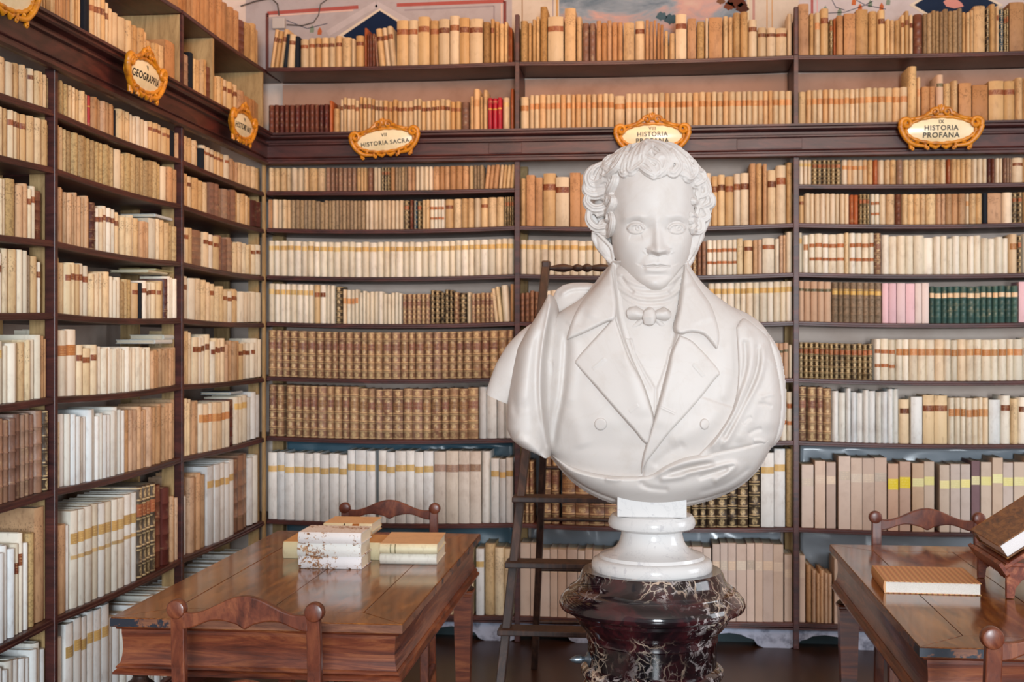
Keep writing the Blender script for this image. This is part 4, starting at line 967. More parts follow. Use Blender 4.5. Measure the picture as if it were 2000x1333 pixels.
class Body:
    """stack of rounded sections: rows = (py, xl, xr, front depth, back depth)"""
    def __init__(s, rows, Yc=BY, p=2.3):
        a = np.array(rows, float); s.Yc = Yc; s.p = p
        s.py = a[:, 0]; s.z = np.array([PZ(v, 1270, Yc) for v in a[:, 0]]); s.xl = np.array([PX(v, Yc) for v in a[:, 1]]); s.xr = np.array([PX(v, Yc) for v in a[:, 2]]); s.bf = a[:, 3]; s.bb = a[:, 4]
        o_ = np.argsort(s.z); s.z, s.xl, s.xr, s.bf, s.bb = s.z[o_], s.xl[o_], s.xr[o_], s.bf[o_], s.bb[o_]
        # smooth interpolation tables
        zz = np.linspace(s.z[0], s.z[-1], 400); k = np.ones(9)/9
        def sm(v):
            w = np.interp(zz, s.z, v); q = np.convolve(np.pad(w, 4, mode='edge'), k, 'valid')
            q = np.convolve(np.pad(q, 4, mode='edge'), k, 'valid'); q[0], q[-1] = w[0], w[-1]; return q
        s.T = (zz, sm(s.xl), sm(s.xr), sm(s.bf), sm(s.bb))
    def at(s, z):
        zz, a, b, c_, d = s.T; return np.interp(z, zz, a), np.interp(z, zz, b), np.interp(z, zz, c_), np.interp(z, zz, d)
    def front(s, x, z):
        xl, xr, bf, bb = s.at(z); c_ = (xl+xr)/2; h = (xr-xl)/2
        u = np.clip(np.abs((x-c_)/h), 0, 1); return s.Yc-bf*(1-u**s.p)**(1/s.p)
    def mesh(s, nz, nt, disp=None, name='coat', mat=None, par=None, both=True):
        zz = np.linspace(s.z[0], s.z[-1], nz); th = np.linspace(0, 2*PI, nt, endpoint=False)
        xl, xr, bf, bb = s.at(zz); c_ = ((xl+xr)/2)[:, None]; h = ((xr-xl)/2)[:, None]
        C, S = np.cos(th)[None], np.sin(th)[None]; e = 2/s.p
        X = c_+h*np.sign(C)*np.abs(C)**e; Yd = np.sign(S)*np.abs(S)**e
        Y = s.Yc-np.where(Yd > 0, bf[:, None], bb[:, None])*Yd; Zz = np.repeat(zz[:, None], nt, 1)
        if disp is not None:
            px, py = proj(X, Y, Zz); d = disp(px, py)*sst(Yd, -.05, .35)
            r = np.stack([X, Y, Zz-H]); r = r/np.linalg.norm(r, axis=0); X, Y, Zz = X-r[0]*d, Y-r[1]*d, Zz-r[2]*d
        return grid_obj(X, Y, Zz, True, name, mat, par)
def grid_obj(X, Y, Zz, wrap, name, mat, par, keep=None):
    nz, nt = X.shape; V = np.stack([X, Y, Zz], -1).reshape(-1, 3)
    i = np.arange(nz-1)[:, None]; j = np.arange(nt if wrap else nt-1)[None]; j2 = (j+1) % nt
    F = np.stack([i*nt+j, i*nt+j2, (i+1)*nt+j2, (i+1)*nt+j], -1).reshape(-1, 4)
    if keep is not None:
        kf = keep.reshape(-1)[F].all(1); F = F[kf]; used, inv = np.unique(F, return_inverse=True); V = V[used]; F = inv.reshape(-1, 4)
    F = F.tolist()
    if wrap: F += [list(range(nt-1, -1, -1)), list(range((nz-1)*nt, nz*nt))]
    me = bpy.data.meshes.new(name); me.from_pydata(V.tolist(), [], F); me.update(); me.materials.append(mat)
    me.polygons.foreach_set('use_smooth', [True]*len(me.polygons)); o = bpy.data.objects.new(name, me); COL.objects.link(o)
    if par: adopt(o, par)
    return o
def relief(body, poly, th, soft, name, mat, par, disp=None, step=1.3, bodydisp=None, sink=.020, smooth=6):
    """a piece of cloth laid over the body: outline in picture coordinates, own thickness, edges diving under"""
    poly = crm(list(poly)+[poly[0]], smooth)[:-1] if smooth else poly
    a = np.array(poly); x0, y0 = a.min(0)-5; x1, y1 = a.max(0)+5
    px = np.arange(x0, x1, step); py = np.arange(y0, y1, step); GX, GY = np.meshgrid(px, py)
    # find the body surface under each picture position
    u = (GX-1000)/FPX; v = (HZ-GY)/FPX; dx, dy, dz = -SN+u*CS, CS+u*SN, v
    t_ = np.full(GX.shape, 2.85/1.0)/dy
    for _ in range(14):
        x, z = dx*t_, H+dz*t_; y = body.front(x, z); t_ = .5*t_+.5*y/dy
    x, z = dx*t_, H+dz*t_
    d = inside(GX, GY, poly); f = np.clip(d/soft, -1, 1)
    prof = np.where(f > 0, th*np.sqrt(np.clip(1-(1-f)**2, 0, 1)), 0)+np.where(f < 0, f*0-sink*np.clip(-d/3, 0, 1), 0)
    if disp is not None: prof = prof+disp(GX, GY)*sst(d, 0, 8)
    if bodydisp is not None: prof = prof+bodydisp(GX, GY)
    n = np.sqrt(dx*dx+dy*dy+dz*dz); q = prof/n
    return grid_obj(dx*(t_-q), dy*(t_-q), H+dz*(t_-q), False, name, mat, par, keep=(d > -4))
t = NT('white_marble'); w = t.world()
n = t.noise(5, 6, w, .6, 1.5); vein = t.math('SUBTRACT', 1, smstep(t, t.math('ABSOLUTE', t.math('SUBTRACT', n, .52)), .0, .03)); n2 = t.noise(14, 5, w, .65)
c1 = t.mix(t.math('MULTIPLY', vein, .05), 'd0c8c2', 'a58c74'); c1 = t.mix(t.math('MULTIPLY', smstep(t, n2, .5, .75), .3), c1, 'bcaea2')
t.b.inputs['Subsurface Weight'].default_value = .12; t.b.inputs['Subsurface Radius'].default_value = (.006, .005, .004); t.b.inputs['Subsurface Scale'].default_value = 1
M['marble'] = t.out(c1, .5, .35)
t = NT('polished_white_marble'); n = t.noise(9, 6, w := t.world(), .6, 2); vein = t.math('SUBTRACT', 1, smstep(t, t.math('ABSOLUTE', t.math('SUBTRACT', n, .5)), .0, .02))
c1 = t.mix(t.math('MULTIPLY', vein, .16), 'cfccca', '8f8c92'); c1 = t.mix(t.math('MULTIPLY', smstep(t, t.noise(60, 3, w), .62, .7), .35), c1, '9a969c'); M['marble2'] = t.out(c1, .16, .5)
t = NT('red_black_marble'); w = t.coord('Object')
wn = t.node('ShaderNodeTexNoise'); t.L(w, wn.inputs['Vector']); wn.inputs['Scale'].default_value = 7; wn.inputs['Detail'].default_value = 6
mv = t.node('ShaderNodeMix', data_type='RGBA', blend_type='LINEAR_LIGHT'); mv.inputs[0].default_value = .12; t.L(w, mv.inputs[6]); t.L(wn.outputs['Color'], mv.inputs[7])
vo = t.node('ShaderNodeTexVoronoi', feature='DISTANCE_TO_EDGE'); t.L(mv.outputs[2], vo.inputs['Vector']); vo.inputs['Scale'].default_value = 9
vo2 = t.node('ShaderNodeTexVoronoi', feature='DISTANCE_TO_EDGE'); t.L(mv.outputs[2], vo2.inputs['Vector']); vo2.inputs['Scale'].default_value = 34
n = t.noise(11, 7, w, .7, .6); reg = t.noise(5, 3, w, .5)
base = t.ramp(n, [(.34, '08070a'), (.48, '1c0d12'), (.58, '3a1519'), (.66, '1a0e12'), (.78, '552a2a')])
v1 = t.math('MULTIPLY', t.math('SUBTRACT', 1, smstep(t, vo.outputs['Distance'], .004, .03)), smstep(t, reg, .50, .6))
v2 = t.math('MULTIPLY', t.math('SUBTRACT', 1, smstep(t, vo2.outputs['Distance'], .01, .07)), smstep(t, reg, .52, .62))
br = t.math('MULTIPLY', smstep(t, t.noise(45, 5, w, .75, 1), .52, .6), smstep(t, t.noise(6, 3, w, .5, .5), .50, .60))
c1 = t.mix(v1, base, 'b9a08c'); c1 = t.mix(t.math('MULTIPLY', v2, .8), c1, 'c3b2a0'); c1 = t.mix(t.math('MULTIPLY', br, .8), c1, 'a89e9c')
M['dark'] = t.out(c1, .10, .6, 0, .3)

CXB = PX(1273)
S_ = FPX/(BY/ (CS+((1273-1000)/FPX)*SN))          # pixels per metre at the bust
def Zp(py): return PZ(py, 1273)
ped = empty('marble_pedestal', (CXB, BY, 0), label='dark red and black veined marble column under the bust', cat='pedestal')
pr = [(.001, 1112), (134, 1112), (138, 1118), (141, 1128), (147, 1139), (156, 1147), (162, 1149), (163, 1152), (170, 1158), (178, 1168), (181, 1178), (178, 1185), (168, 1190), (155, 1195), (154, 1200), (150, 1203),
      (147, 1211), (139, 1222), (130, 1231), (128, 1236), (128, 1246), (125, 1249), (125, 1296), (131, 1298), (138, 1304), (139, 1312), (135, 1320), (128, 1324), (140, 1340), (150, 1350), (150, 1900)]
for nm, a, b in (('cap', 0, 22), ('shaft', 21, 27)):
    q = [(r/S_, Zp(y)) for r, y in pr[a:b+1]]
    adopt(MB().lathe(q, 96, (CXB, BY, 0)).build(nm, M['dark'], smooth=True), ped)
q = [(125/S_, Zp(1324)), (136/S_, Zp(1338)), (139/S_, Zp(1350)), (139/S_, .06), (158/S_, .05), (160/S_, .0)]
adopt(MB().lathe(q, 64, (CXB, BY, 0)).build('base', M['dark'], smooth=True), ped)
M['pewter'] = flat('pewter', '6f7880', .35, .8)
kx = CXB-125/S_
kn = MB().lathe([(.014, -.004), (.016, .0), (.016, .004), (.009, .007), (.006, .012), (.007, .018), (.010, .022), (.009, .034), (.0045, .044), (.001, .048)], 24).build('metal_knob', M['pewter'], smooth=True)
kn.rotation_euler = (.35, -PI/2, 0); kn.location = (kx+.006, BY-.035, Zp(1283)); bpy.context.view_layer.update(); adopt(kn, ped)
bust = empty('marble_bust', (CXB, BY, Zp(1117)), label='white marble bust of a curly haired man in a coat, cravat and cloak', cat='bust')
q = [(110, 1119), (115, 1115), (117.5, 1108), (117.5, 1100), (114, 1092), (108, 1088.5), (103, 1088), (102, 1085.5), (101, 1082), (98, 1081), (90, 1078.5), (78, 1074), (69, 1066.5), (64, 1059), (61, 1050), (59.5, 1042), (60, 1036), (64, 1034), (76, 1032), (83, 1028), (85, 1021), (83, 1012), (78, 1005), (70, 1003.5)]
adopt(MB().lathe([(r/S_, Zp(y)) for r, y in q], 96, (CXB, BY, 0)).build('socle', M['marble2'], smooth=True), bust)
adopt(MB().box((CXB-66/S_, BY-.07, Zp(1003.5)), (CXB+66/S_, BY+.07, Zp(955)), .002).build('plinth_block', M['marble2']), bust)

# ---- coat
coat = Body([(512, 1194, 1343, .085, .075), (530, 1186, 1353, .09, .08), (550, 1172, 1368, .098, .09), (570, 1152, 1388, .106, .10), (590, 1126, 1414, .115, .11), (605, 1100, 1436, .122, .112), (620, 1080, 1457, .13, .115), (640, 1067, 1484, .138, .12),
             (660, 1061, 1499, .145, .12), (700, 1057, 1512, .153, .12), (740, 1054, 1520, .158, .12), (780, 1054, 1525, .160, .12), (820, 1059, 1522, .158, .115), (850, 1065, 1515, .152, .11), (880, 1073, 1500, .142, .10), (900, 1085, 1487, .132, .095),
             (920, 1101, 1472, .118, .09), (940, 1126, 1449, .10, .08), (955, 1151, 1422, .084, .07), (968, 1182, 1386, .066, .06), (978, 1212, 1342, .048, .05), (984, 1240, 1300, .035, .04)], BY, 2.35)
VG = [(1196, 512), (1200, 560), (1205, 620), (1216, 662), (1234, 705), (1254, 748), (1270, 800), (1277, 822), (1286, 790), (1300, 742), (1314, 690), (1327, 640), (1336, 570), (1343, 512)]
def coat_d(px, py):
    d = -.024*sst(inside(px, py, VG), -2, 7)
    d += stroke(px, py, [(1278, 818), (1268, 865), (1258, 900), (1252, 935)], 3, -.006, .05)
    d += .004*sst(inside(px, py, [(1278, 818), (1258, 900), (1252, 940), (1400, 940), (1450, 800), (1330, 760)]), 0, 6)
    d += stroke(px, py, [(1106, 640), (1104, 700), (1098, 770), (1086, 830), (1080, 885)], 5, -.014)
    d += stroke(px, py, [(1120, 650), (1122, 700), (1114, 760), (1110, 800)], 9, .006)
    d += stroke(px, py, [(1140, 880), (1120, 820), (1105, 790)], 12, .005)
    d += stroke(px, py, [(1112, 640), (1130, 615), (1160, 600)], 10, .006)
    d += stroke(px, py, [(1305, 870), (1340, 850), (1380, 830), (1410, 790)], 12, .005)
    d += stroke(px, py, [(1275, 915), (1300, 890), (1340, 865)], 6, -.005)
    d += stroke(px, py, [(1412, 660), (1420, 720), (1412, 790)], 9, .005)
    d += stroke(px, py, [(1150, 740), (1190, 790), (1240, 850)], 14, -.004)
    d += -.010*gau(px, py, 1200, 870, 60, 30)
    for a, b in (((1173, 829), 12), ((1376, 829), 11)): pass
    return d
coat.mesh(330, 620, coat_d, 'coat', M['marble'], bust)
# waistcoat and shirt front inside the opening
vest = Body([(560, 1190, 1350, .090, .03), (620, 1180, 1360, .118, .03), (700, 1170, 1370, .136, .03), (780, 1180, 1360, .145, .03), (840, 1200, 1340, .142, .03), (870, 1230, 1310, .13, .03)], BY, 2.3)
def vest_d(px, py):
    d = .006*sst(inside(px, py, [(1205, 650), (1217, 658), (1236, 662), (1242, 690), (1262, 728), (1281, 758), (1281, 860), (1200, 860)]), 0, 3)
    d += .006*sst(inside(px, py, [(1345, 640), (1322, 664), (1306, 680), (1300, 708), (1290, 738), (1281, 760), (1281, 860), (1350, 860)]), 0, 3)
    return d+stroke(px, py, [(1220, 640), (1240, 700), (1275, 770)], 2, -.003)
vest.mesh(200, 320, vest_d, 'waistcoat', M['marble'], bust)
# cravat wound round the neck
crav = Body([(490, 1214, 1336, .07, .06), (512, 1204, 1340, .078, .07), (530, 1198, 1344, .086, .075), (550, 1194, 1345, .094, .08), (575, 1193, 1345, .102, .08), (600, 1196, 1342, .108, .08), (625, 1203, 1334, .110, .07), (650, 1216, 1322, .108, .06), (668, 1236, 1304, .10, .05)], BY, 2.2)
def crav_d(px, py):
    d = 0
    for k, (yy, h) in enumerate(((548, .006), (562, .005), (575, .007), (588, .005), (599, .006))):
        d = d+stroke(px, py, [(1190, yy-32+k*3), (1215, yy-8), (1245, yy+8), (1275, yy+11), (1305, yy+6), (1330, yy-12), (1350, yy-34)], 3.6, h, .02)
    d = d+stroke(px, py, [(1212, 536), (1222, 556), (1240, 574)], 3, -.006)+stroke(px, py, [(1330, 540), (1318, 560), (1305, 573)], 3, -.005)
    for a, b in (((1222, 600), (1240, 640)), ((1318, 600), (1300, 640)), ((1210, 600), (1228, 650)), ((1330, 598), (1312, 645))):
        d = d+stroke(px, py, [a, ((a[0]+b[0])/2, (a[1]+b[1])/2+3), b], 4, .004)
    return d
crav.mesh(220, 420, crav_d, 'cravat', M['marble'], bust)
# bow
def tubepx(path, rad, Yf, n=12, prof=None, flat=1, mb=None):
    P = [tuple(Vector((PX(x, Yf+dy), Yf+dy, PZ(y, x, Yf+dy)))) for x, y, dy in path]
    return (mb or MB()).sweep(P, [r/S_ for r in rad], n, prof=prof, flat=flat, up=(0, -1, 0))
yb = BY-.120
bw = MB(); lob = lambda a, f: 1+.10*math.cos(3*a)+.05*math.cos(5*a+f*4)
tubepx([(1262, 618, .0), (1250, 614, -.003), (1240, 612, 0), (1231, 613, .006)], [6, 10, 13, 12], yb, 16, lob, mb=bw, flat=1)
tubepx([(1276, 618, .0), (1288, 615, -.003), (1297, 614, 0), (1304, 616, .006)], [6, 10, 13, 11], yb, 16, lob, mb=bw)
tubepx([(1260, 622, .004), (1248, 632, .005), (1236, 640, .009)], [6, 7, 5], yb, 12, lob, mb=bw); tubepx([(1278, 622, .004), (1290, 633, .005), (1300, 640, .009)], [6, 7, 4], yb, 12, lob, mb=bw)
tubepx([(1270, 604, -.001), (1269, 611, -.007), (1269, 620, -.009), (1269, 628, -.006), (1270, 633, .0)], [6, 12, 14, 12, 6], yb, 18, lambda a, f: 1+.07*math.cos(4*a+3*f), mb=bw)
adopt(bw.build('bow', M['marble'], smooth=True), bust)
# lapels and collar
LL = [(1201, 618), (1172, 650), (1146, 678), (1123, 705), (1128, 716), (1160, 752), (1200, 798), (1236, 838), (1263, 868), (1272, 842), (1277, 820), (1268, 785), (1252, 742), (1232, 706), (1217, 668)]
LR = [(1327, 655), (1348, 664), (1366, 680), (1388, 704), (1406, 728), (1396, 742), (1362, 786), (1330, 822), (1304, 850), (1284, 876), (1262, 905), (1253, 925), (1256, 893), (1268, 852), (1278, 818), (1292, 770), (1305, 720), (1312, 690)]
CL = [(1194, 520), (1180, 534), (1160, 560), (1136, 590), (1118, 622), (1108, 658), (1112, 663), (1140, 652), (1165, 640), (1186, 630), (1201, 624), (1204, 600), (1200, 560)]
CR = [(1338, 518), (1350, 538), (1368, 566), (1386, 592), (1398, 622), (1405, 655), (1401, 682), (1390, 672), (1374, 655), (1350, 650), (1328, 654), (1318, 640), (1326, 606), (1332, 560)]
def slits(*ss):
    def f(px, py):
        d = 0
        for a, b, h in ss: d = d+stroke(px, py, [a, ((a[0]+b[0])/2+.1, (a[1]+b[1])/2), b], 1.7, h, .08)-stroke(px, py, [a, ((a[0]+b[0])/2+.1, (a[1]+b[1])/2), b], .7, h*1.1, .08)
        return d
    return f
def lap_extra(pts, sl_, rid=.003):
    def f(px, py): return sl_(px, py)+stroke(px, py, pts, 12, rid)
    return f
relief(coat, LL, .012, 5, 'lapel', M['marble'], bust, lap_extra([(1215, 680), (1240, 760), (1262, 820)], slits(((1157, 722), (1183, 700), .003), ((1229, 805), (1247, 791), .002))), smooth=4)
relief(coat, LR, .013, 5, 'lapel', M['marble'], bust, lap_extra([(1318, 690), (1300, 760), (1278, 840)], slits(((1353, 711), (1375, 736), .003), ((1289, 794), (1319, 808), .002))), smooth=4)
relief(coat, CL, .018, 8, 'collar', M['marble'], bust, lambda px, py: stroke(px, py, [(1186, 545), (1165, 585), (1150, 625)], 12, .006)+stroke(px, py, [(1145, 600), (1130, 640)], 6, -.003), smooth=3)
relief(coat, CR, .018, 8, 'collar', M['marble'], bust, lambda px, py: stroke(px, py, [(1345, 550), (1365, 595), (1380, 635)], 12, .006), smooth=3)
for cx_, cy_, r in ((1173, 829, 12.5), (1376, 829, 11)):
    poly = [(cx_+r*math.cos(a)*(1 if r > 12 else .85), cy_+r*math.sin(a)) for a in [k*PI/12 for k in range(24)]]
    relief(coat, poly, .005, 3.5, 'button', M['marble'], bust, step=.9, smooth=0, bodydisp=coat_d)
# cloak: over the shoulder at the near side, round the arm and across the bottom
RC = [(1438, 640), (1452, 622), (1478, 634), (1500, 655), (1520, 690), (1530, 740), (1532, 800), (1524, 848), (1506, 872), (1478, 872), (1440, 878), (1404, 885), (1372, 900), (1360, 894), (1386, 866), (1410, 836), (1430, 800), (1440, 760), (1442, 710)]
def rc_d(px, py):
    d = stroke(px, py, [(1462, 640), (1470, 680), (1462, 730), (1438, 790), (1408, 845), (1385, 885)], 6, .010, .08)
    d += stroke(px, py, [(1452, 660), (1456, 710), (1446, 755), (1420, 810)], 4, -.008, .08)
    d += stroke(px, py, [(1492, 668), (1490, 710), (1478, 750), (1450, 800), (1425, 850), (1405, 880)], 5, .011, .08)
    d += stroke(px, py, [(1480, 670), (1480, 715), (1465, 760), (1440, 812), (1412, 862)], 4, -.010, .06)
    d += stroke(px, py, [(1502, 680), (1510, 740), (1506, 800), (1500, 850)], 10, .008)
    d += stroke(px, py, [(1490, 760), (1475, 800), (1455, 840), (1440, 868)], 7, .005)
    for a, b, h in (((1478, 790), (1510, 796), -.003), ((1485, 778), (1515, 772), .003), ((1460, 850), (1490, 838), -.004), ((1470, 862), (1498, 866), .004), ((1450, 830), (1470, 815), -.003), ((1500, 700), (1515, 720), .003)):
        d += stroke(px, py, [a, ((a[0]+b[0])/2, (a[1]+b[1])/2-3), b], 3, h)
    return d
relief(coat, RC, .014, 9, 'cloak', M['marble'], bust, rc_d, smooth=4)
SW = [(1072, 884), (1090, 898), (1120, 914), (1160, 925), (1205, 931), (1254, 931), (1275, 926), (1300, 910), (1335, 895), (1372, 887), (1410, 880), (1450, 872), (1490, 860), (1512, 852), (1500, 880), (1480, 915), (1450, 944), (1415, 964), (1370, 980), (1320, 990), (1270, 992), (1225, 988), (1180, 975), (1140, 955), (1105, 925)]
def sw_d(px, py):
    d = stroke(px, py, [(1085, 900), (1130, 930), (1190, 950), (1260, 960), (1330, 958), (1400, 935), (1460, 900)], 14, .012)
    d += stroke(px, py, [(1275, 932), (1310, 915), (1350, 903), (1400, 897)], 6, .008)
    d += stroke(px, py, [(1285, 938), (1330, 932), (1345, 925), (1390, 915), (1428, 906), (1436, 912), (1420, 926), (1390, 945)], 4, .008, .05)
    d += stroke(px, py, [(1300, 928), (1345, 915), (1400, 905)], 4, -.010)
    d += stroke(px, py, [(1360, 935), (1400, 922), (1425, 915)], 4, -.007)
    d += stroke(px, py, [(1250, 936), (1256, 948), (1275, 955), (1310, 958)], 4, -.006)
    d += stroke(px, py, [(1180, 935), (1200, 938), (1215, 932)], 4, .005)
    d += stroke(px, py, [(1360, 965), (1420, 945), (1470, 910)], 4, -.006)
    return d
relief(coat, SW, .016, 10, 'cloak_hem', M['marble'], bust, sw_d, smooth=4)
lc = Body([(576, 1072, 1078, .05, .03), (584, 1068, 1085, .07, .05), (600, 1060, 1090, .09, .08), (620, 1048, 1094, .105, .09), (645, 1032, 1096, .118, .10), (680, 1013, 1096, .128, .10), (720, 1004, 1094, .135, .10), (760, 998, 1091, .14, .10), (800, 992, 1088, .14, .10), (835, 992, 1084, .136, .10),
           (858, 1001, 1082, .13, .09), (872, 1020, 1081, .12, .08), (882, 1046, 1080, .11, .07), (890, 1066, 1078, .10, .05)], BY-.006, 2.2)
def lc_d(px, py):
    d = stroke(px, py, [(1076, 582), (1070, 620), (1062, 660), (1056, 710), (1055, 770), (1062, 830), (1074, 884)], 3.5, .012, .04)
    d += stroke(px, py, [(1084, 600), (1076, 650), (1070, 700), (1068, 770), (1072, 830), (1079, 880)], 6, -.016, .06)
    d += stroke(px, py, [(1050, 620), (1035, 680), (1025, 740), (1018, 800)], 11, .007)
    d += stroke(px, py, [(1010, 700), (1002, 760), (1008, 820)], 5, -.006)
    d += stroke(px, py, [(1052, 640), (1046, 700), (1044, 780), (1050, 850)], 6, -.005)
    d += stroke(px, py, [(1075, 700), (1085, 740), (1092, 760)], 4, .006)
    d += stroke(px, py, [(1004, 850), (1030, 868), (1060, 884)], 7, .006)
    return d
lc.mesh(300, 360, lc_d, 'cloak', M['marble'], bust)
# hanging sleeve end
n = 36; P = [(1050, 640, .0), (1036, 662, -.03), (1016, 695, -.04), (999, 730, -.04), (985, 760, -.035), (977, 780, -.03)]
sv = MB(); V = []; R_ = [14, 24, 31, 33, 30, 28]
cr = crm([(a, b) for a, b, _ in P], 5); m = len(cr)
for i, (x, y) in enumerate(cr):
    f = i/(m-1); dy = np.interp(f, [0, .3, 1], [0, -.035, -.03]); r = np.interp(f, np.linspace(0, 1, 6), R_)
    ang = math.radians(np.interp(f, [0, 1], [48, 24])); ux, uz = math.cos(ang), -math.sin(ang)     # width direction in the picture
    for k in range(n):
        a = 2*PI*k/n; g = 1+.05*math.cos(3*a+5*f); wx = r*math.cos(a)*g; wy = r*1.25*math.sin(a)*g/S_
        Yv = BY+.02+dy-wy; V.append((PX(x+wx*ux, BY), Yv, PZ(y-wx*uz, x, BY)))
base = (m-1)*n
for sc_, back in ((.86, 0), (.80, 26)):
    x, y = cr[-1]; r = R_[-1]*sc_; ang = math.radians(24); ux, uz = math.cos(ang), -math.sin(ang)
    for k in range(n):
        a = 2*PI*k/n; V.append((PX(x+back*.35+r*math.cos(a)*ux, BY), BY-.01-r*1.25*math.sin(a)/S_, PZ(y-back-r*math.cos(a)*uz, x, BY)))
F = [(i*n+k, i*n+(k+1) % n, (i+1)*n+(k+1) % n, (i+1)*n+k) for i in range(m+1) for k in range(n)]+[tuple(range(n-1, -1, -1)), tuple(range((m+1)*n, (m+2)*n))]
adopt(sv.add(V, F).build('sleeve', M['marble'], smooth=True), bust)
# cloak collar standing up behind the two shoulders
for rows, yc in (([(552, 1118, 1150, .01, .01), (556, 1100, 1172, .02, .015), (566, 1086, 1182, .03, .02), (585, 1078, 1184, .04, .03), (610, 1074, 1180, .05, .04), (650, 1080, 1170, .05, .04)], BY+.06),
                 ([(590, 1392, 1404, .01, .01), (600, 1385, 1430, .03, .03), (612, 1380, 1458, .05, .05), (628, 1380, 1482, .07, .06), (645, 1385, 1497, .09, .07), (680, 1400, 1508, .09, .07), (760, 1420, 1518, .08, .06)], BY+.01)):
    def fd(px, py): return stroke(px, py, [(1090, 580), (1120, 563), (1170, 562)], 4, .008)+stroke(px, py, [(1420, 606), (1455, 622), (1485, 645)], 4, .008)+stroke(px, py, [(1405, 608), (1440, 630), (1470, 660)], 4, -.007)
    Body(rows, yc, 2.1).mesh(90, 200, fd, 'cloak_collar', M['marble'], bust)

# ---- head
HY = BY-.012
head = Body([(296, 1250, 1300, .04, .05), (305, 1222, 1325, .065, .08), (320, 1206, 1340, .088, .10), (345, 1197, 1350, .102, .115), (375, 1193, 1354, .110, .12), (405, 1191, 1356, .114, .12), (430, 1191, 1356, .114, .12), (455, 1193, 1354, .110, .11), (480, 1196, 1350, .110, .10),
             (500, 1200, 1346, .108, .09), (518, 1207, 1339, .107, .07), (535, 1217, 1331, .106, .05), (550, 1229, 1323, .104, .03), (561, 1242, 1314, .100, .02), (569, 1255, 1305, .090, .01), (575, 1268, 1294, .070, .0)], HY, 2.15)
def head_d(px, py):
    G = gau
    d = .003*G(px, py, 1276, 375, 40, 22)
    # brow and sockets
    d += stroke(px, py, [(1210, 438), (1223, 427), (1240, 422), (1254, 424), (1266, 431)], 5, .0042, .28)+stroke(px, py, [(1300, 431), (1311, 424), (1324, 421), (1338, 425), (1350, 437)], 5, .0042, .28)
    d += -.0100*G(px, py, 1245, 446, 18, 10)-.0100*G(px, py, 1322, 446, 17, 10)+.0035*G(px, py, 1284, 428, 13, 13)-.003*G(px, py, 1266, 449, 5, 7)-.003*G(px, py, 1303, 449, 5, 7)
    for ex in (1242, 1322):
        d += .0088*np.clip(1-((px-ex)/19)**2-((py-446.5)/12)**2, 0, 1)**.8
        d += stroke(px, py, [(ex-17, 449), (ex-9, 440.5), (ex+2, 438.5), (ex+11, 441.5), (ex+17, 449)], 1.7, .0035, .06)
        d += stroke(px, py, [(ex-16, 451), (ex-6, 455), (ex+6, 455.5), (ex+16, 451)], 1.8, .0014, .2)
        d += stroke(px, py, [(ex-17, 441), (ex-8, 434), (ex+6, 433), (ex+16, 440)], 1.5, -.0022, .1)
        rr = np.hypot(px-ex-4, py-446); d += -.0016*np.exp(-.5*((rr-6)/.9)**2)*(py > 440)-.003*np.exp(-.5*(rr/1.8)**2)+.001*np.exp(-.5*((rr-3)/1)**2)
        d += stroke(px, py, [(ex-14, 462), (ex, 466), (ex+14, 462)], 4, -.002)
    # nose
    t_ = np.clip((py-436)/(490-436), 0, 1); cxn = 1283.5+3*t_; hn = .003+.020*t_**1.15; wn = 5.2+4.2*t_**1.5
    yb_ = 502-8*((px-1286)/17)**2; fall = 1-sst(py, yb_-9, yb_); up_ = sst(py, 420, 440)
    d += hn*np.exp(-np.abs((px-cxn)/wn)**2.3*.55)*fall*up_
    d += .006*G(px, py, 1286.5, 487, 8, 7)*fall
    d += .0095*np.exp(-(((px-1271)/6.8)**2+((py-489.5)/6.5)**2)**1.2)+.0095*np.exp(-(((px-1301)/6.8)**2+((py-489.5)/6.5)**2)**1.2)
    d += stroke(px, py, [(1263, 485), (1262, 492), (1267, 498)], 1.8, -.0035)+stroke(px, py, [(1309, 485), (1310, 492), (1305, 498)], 1.8, -.0035)
    d += -.004*G(px, py, 1277, 498, 4, 1.8)-.004*G(px, py, 1295, 498, 4, 1.8)
    # cheeks, folds
    d += .0045*G(px, py, 1222, 480, 15, 16)+.0045*G(px, py, 1336, 478, 13, 16)-.006*G(px, py, 1222, 518, 14, 16)-.006*G(px, py, 1334, 514, 11, 16)
    d += stroke(px, py, [(1262, 494), (1254, 506), (1247, 520)], 4.5, -.0028)+stroke(px, py, [(1310, 494), (1315, 506), (1320, 519)], 4.5, -.0028)
    # mouth and chin
    d += .002*G(px, py, 1283, 516, 28, 15)
    d += stroke(px, py, [(1256, 520), (1268, 516.5), (1277, 513.5), (1283, 515), (1289, 513.5), (1297, 516.5), (1308, 520)], 3.2, .0024, .12)
    d += stroke(px, py, [(1257, 526), (1268, 528), (1283, 529), (1297, 528), (1306, 525)], 4, .0034, .15)
    d += stroke(px, py, [(1253, 521.5), (1266, 520.5), (1277, 519.5), (1283, 520.8), (1290, 519.5), (1299, 520.5), (1311, 521.5)], 1.15, -.0062, .06)
    d += -.0018*G(px, py, 1283.5, 505, 2.4, 5)-.0045*G(px, py, 1282, 538, 17, 4)+.0085*G(px, py, 1281, 556, 22, 11)
    # temples
    d += -.005*G(px, py, 1204, 425, 8, 24)-.004*G(px, py, 1346, 425, 7, 24)
    return d
head.mesh(400, 700, head_d, 'head', M['marble'], bust)
nk = Body([(530, 1212, 1338, .07, .06), (500, 1210, 1338, .06, .07), (470, 1208, 1338, .04, .08)], BY, 2.1); nk.mesh(30, 60, None, 'neck', M['marble'], bust)
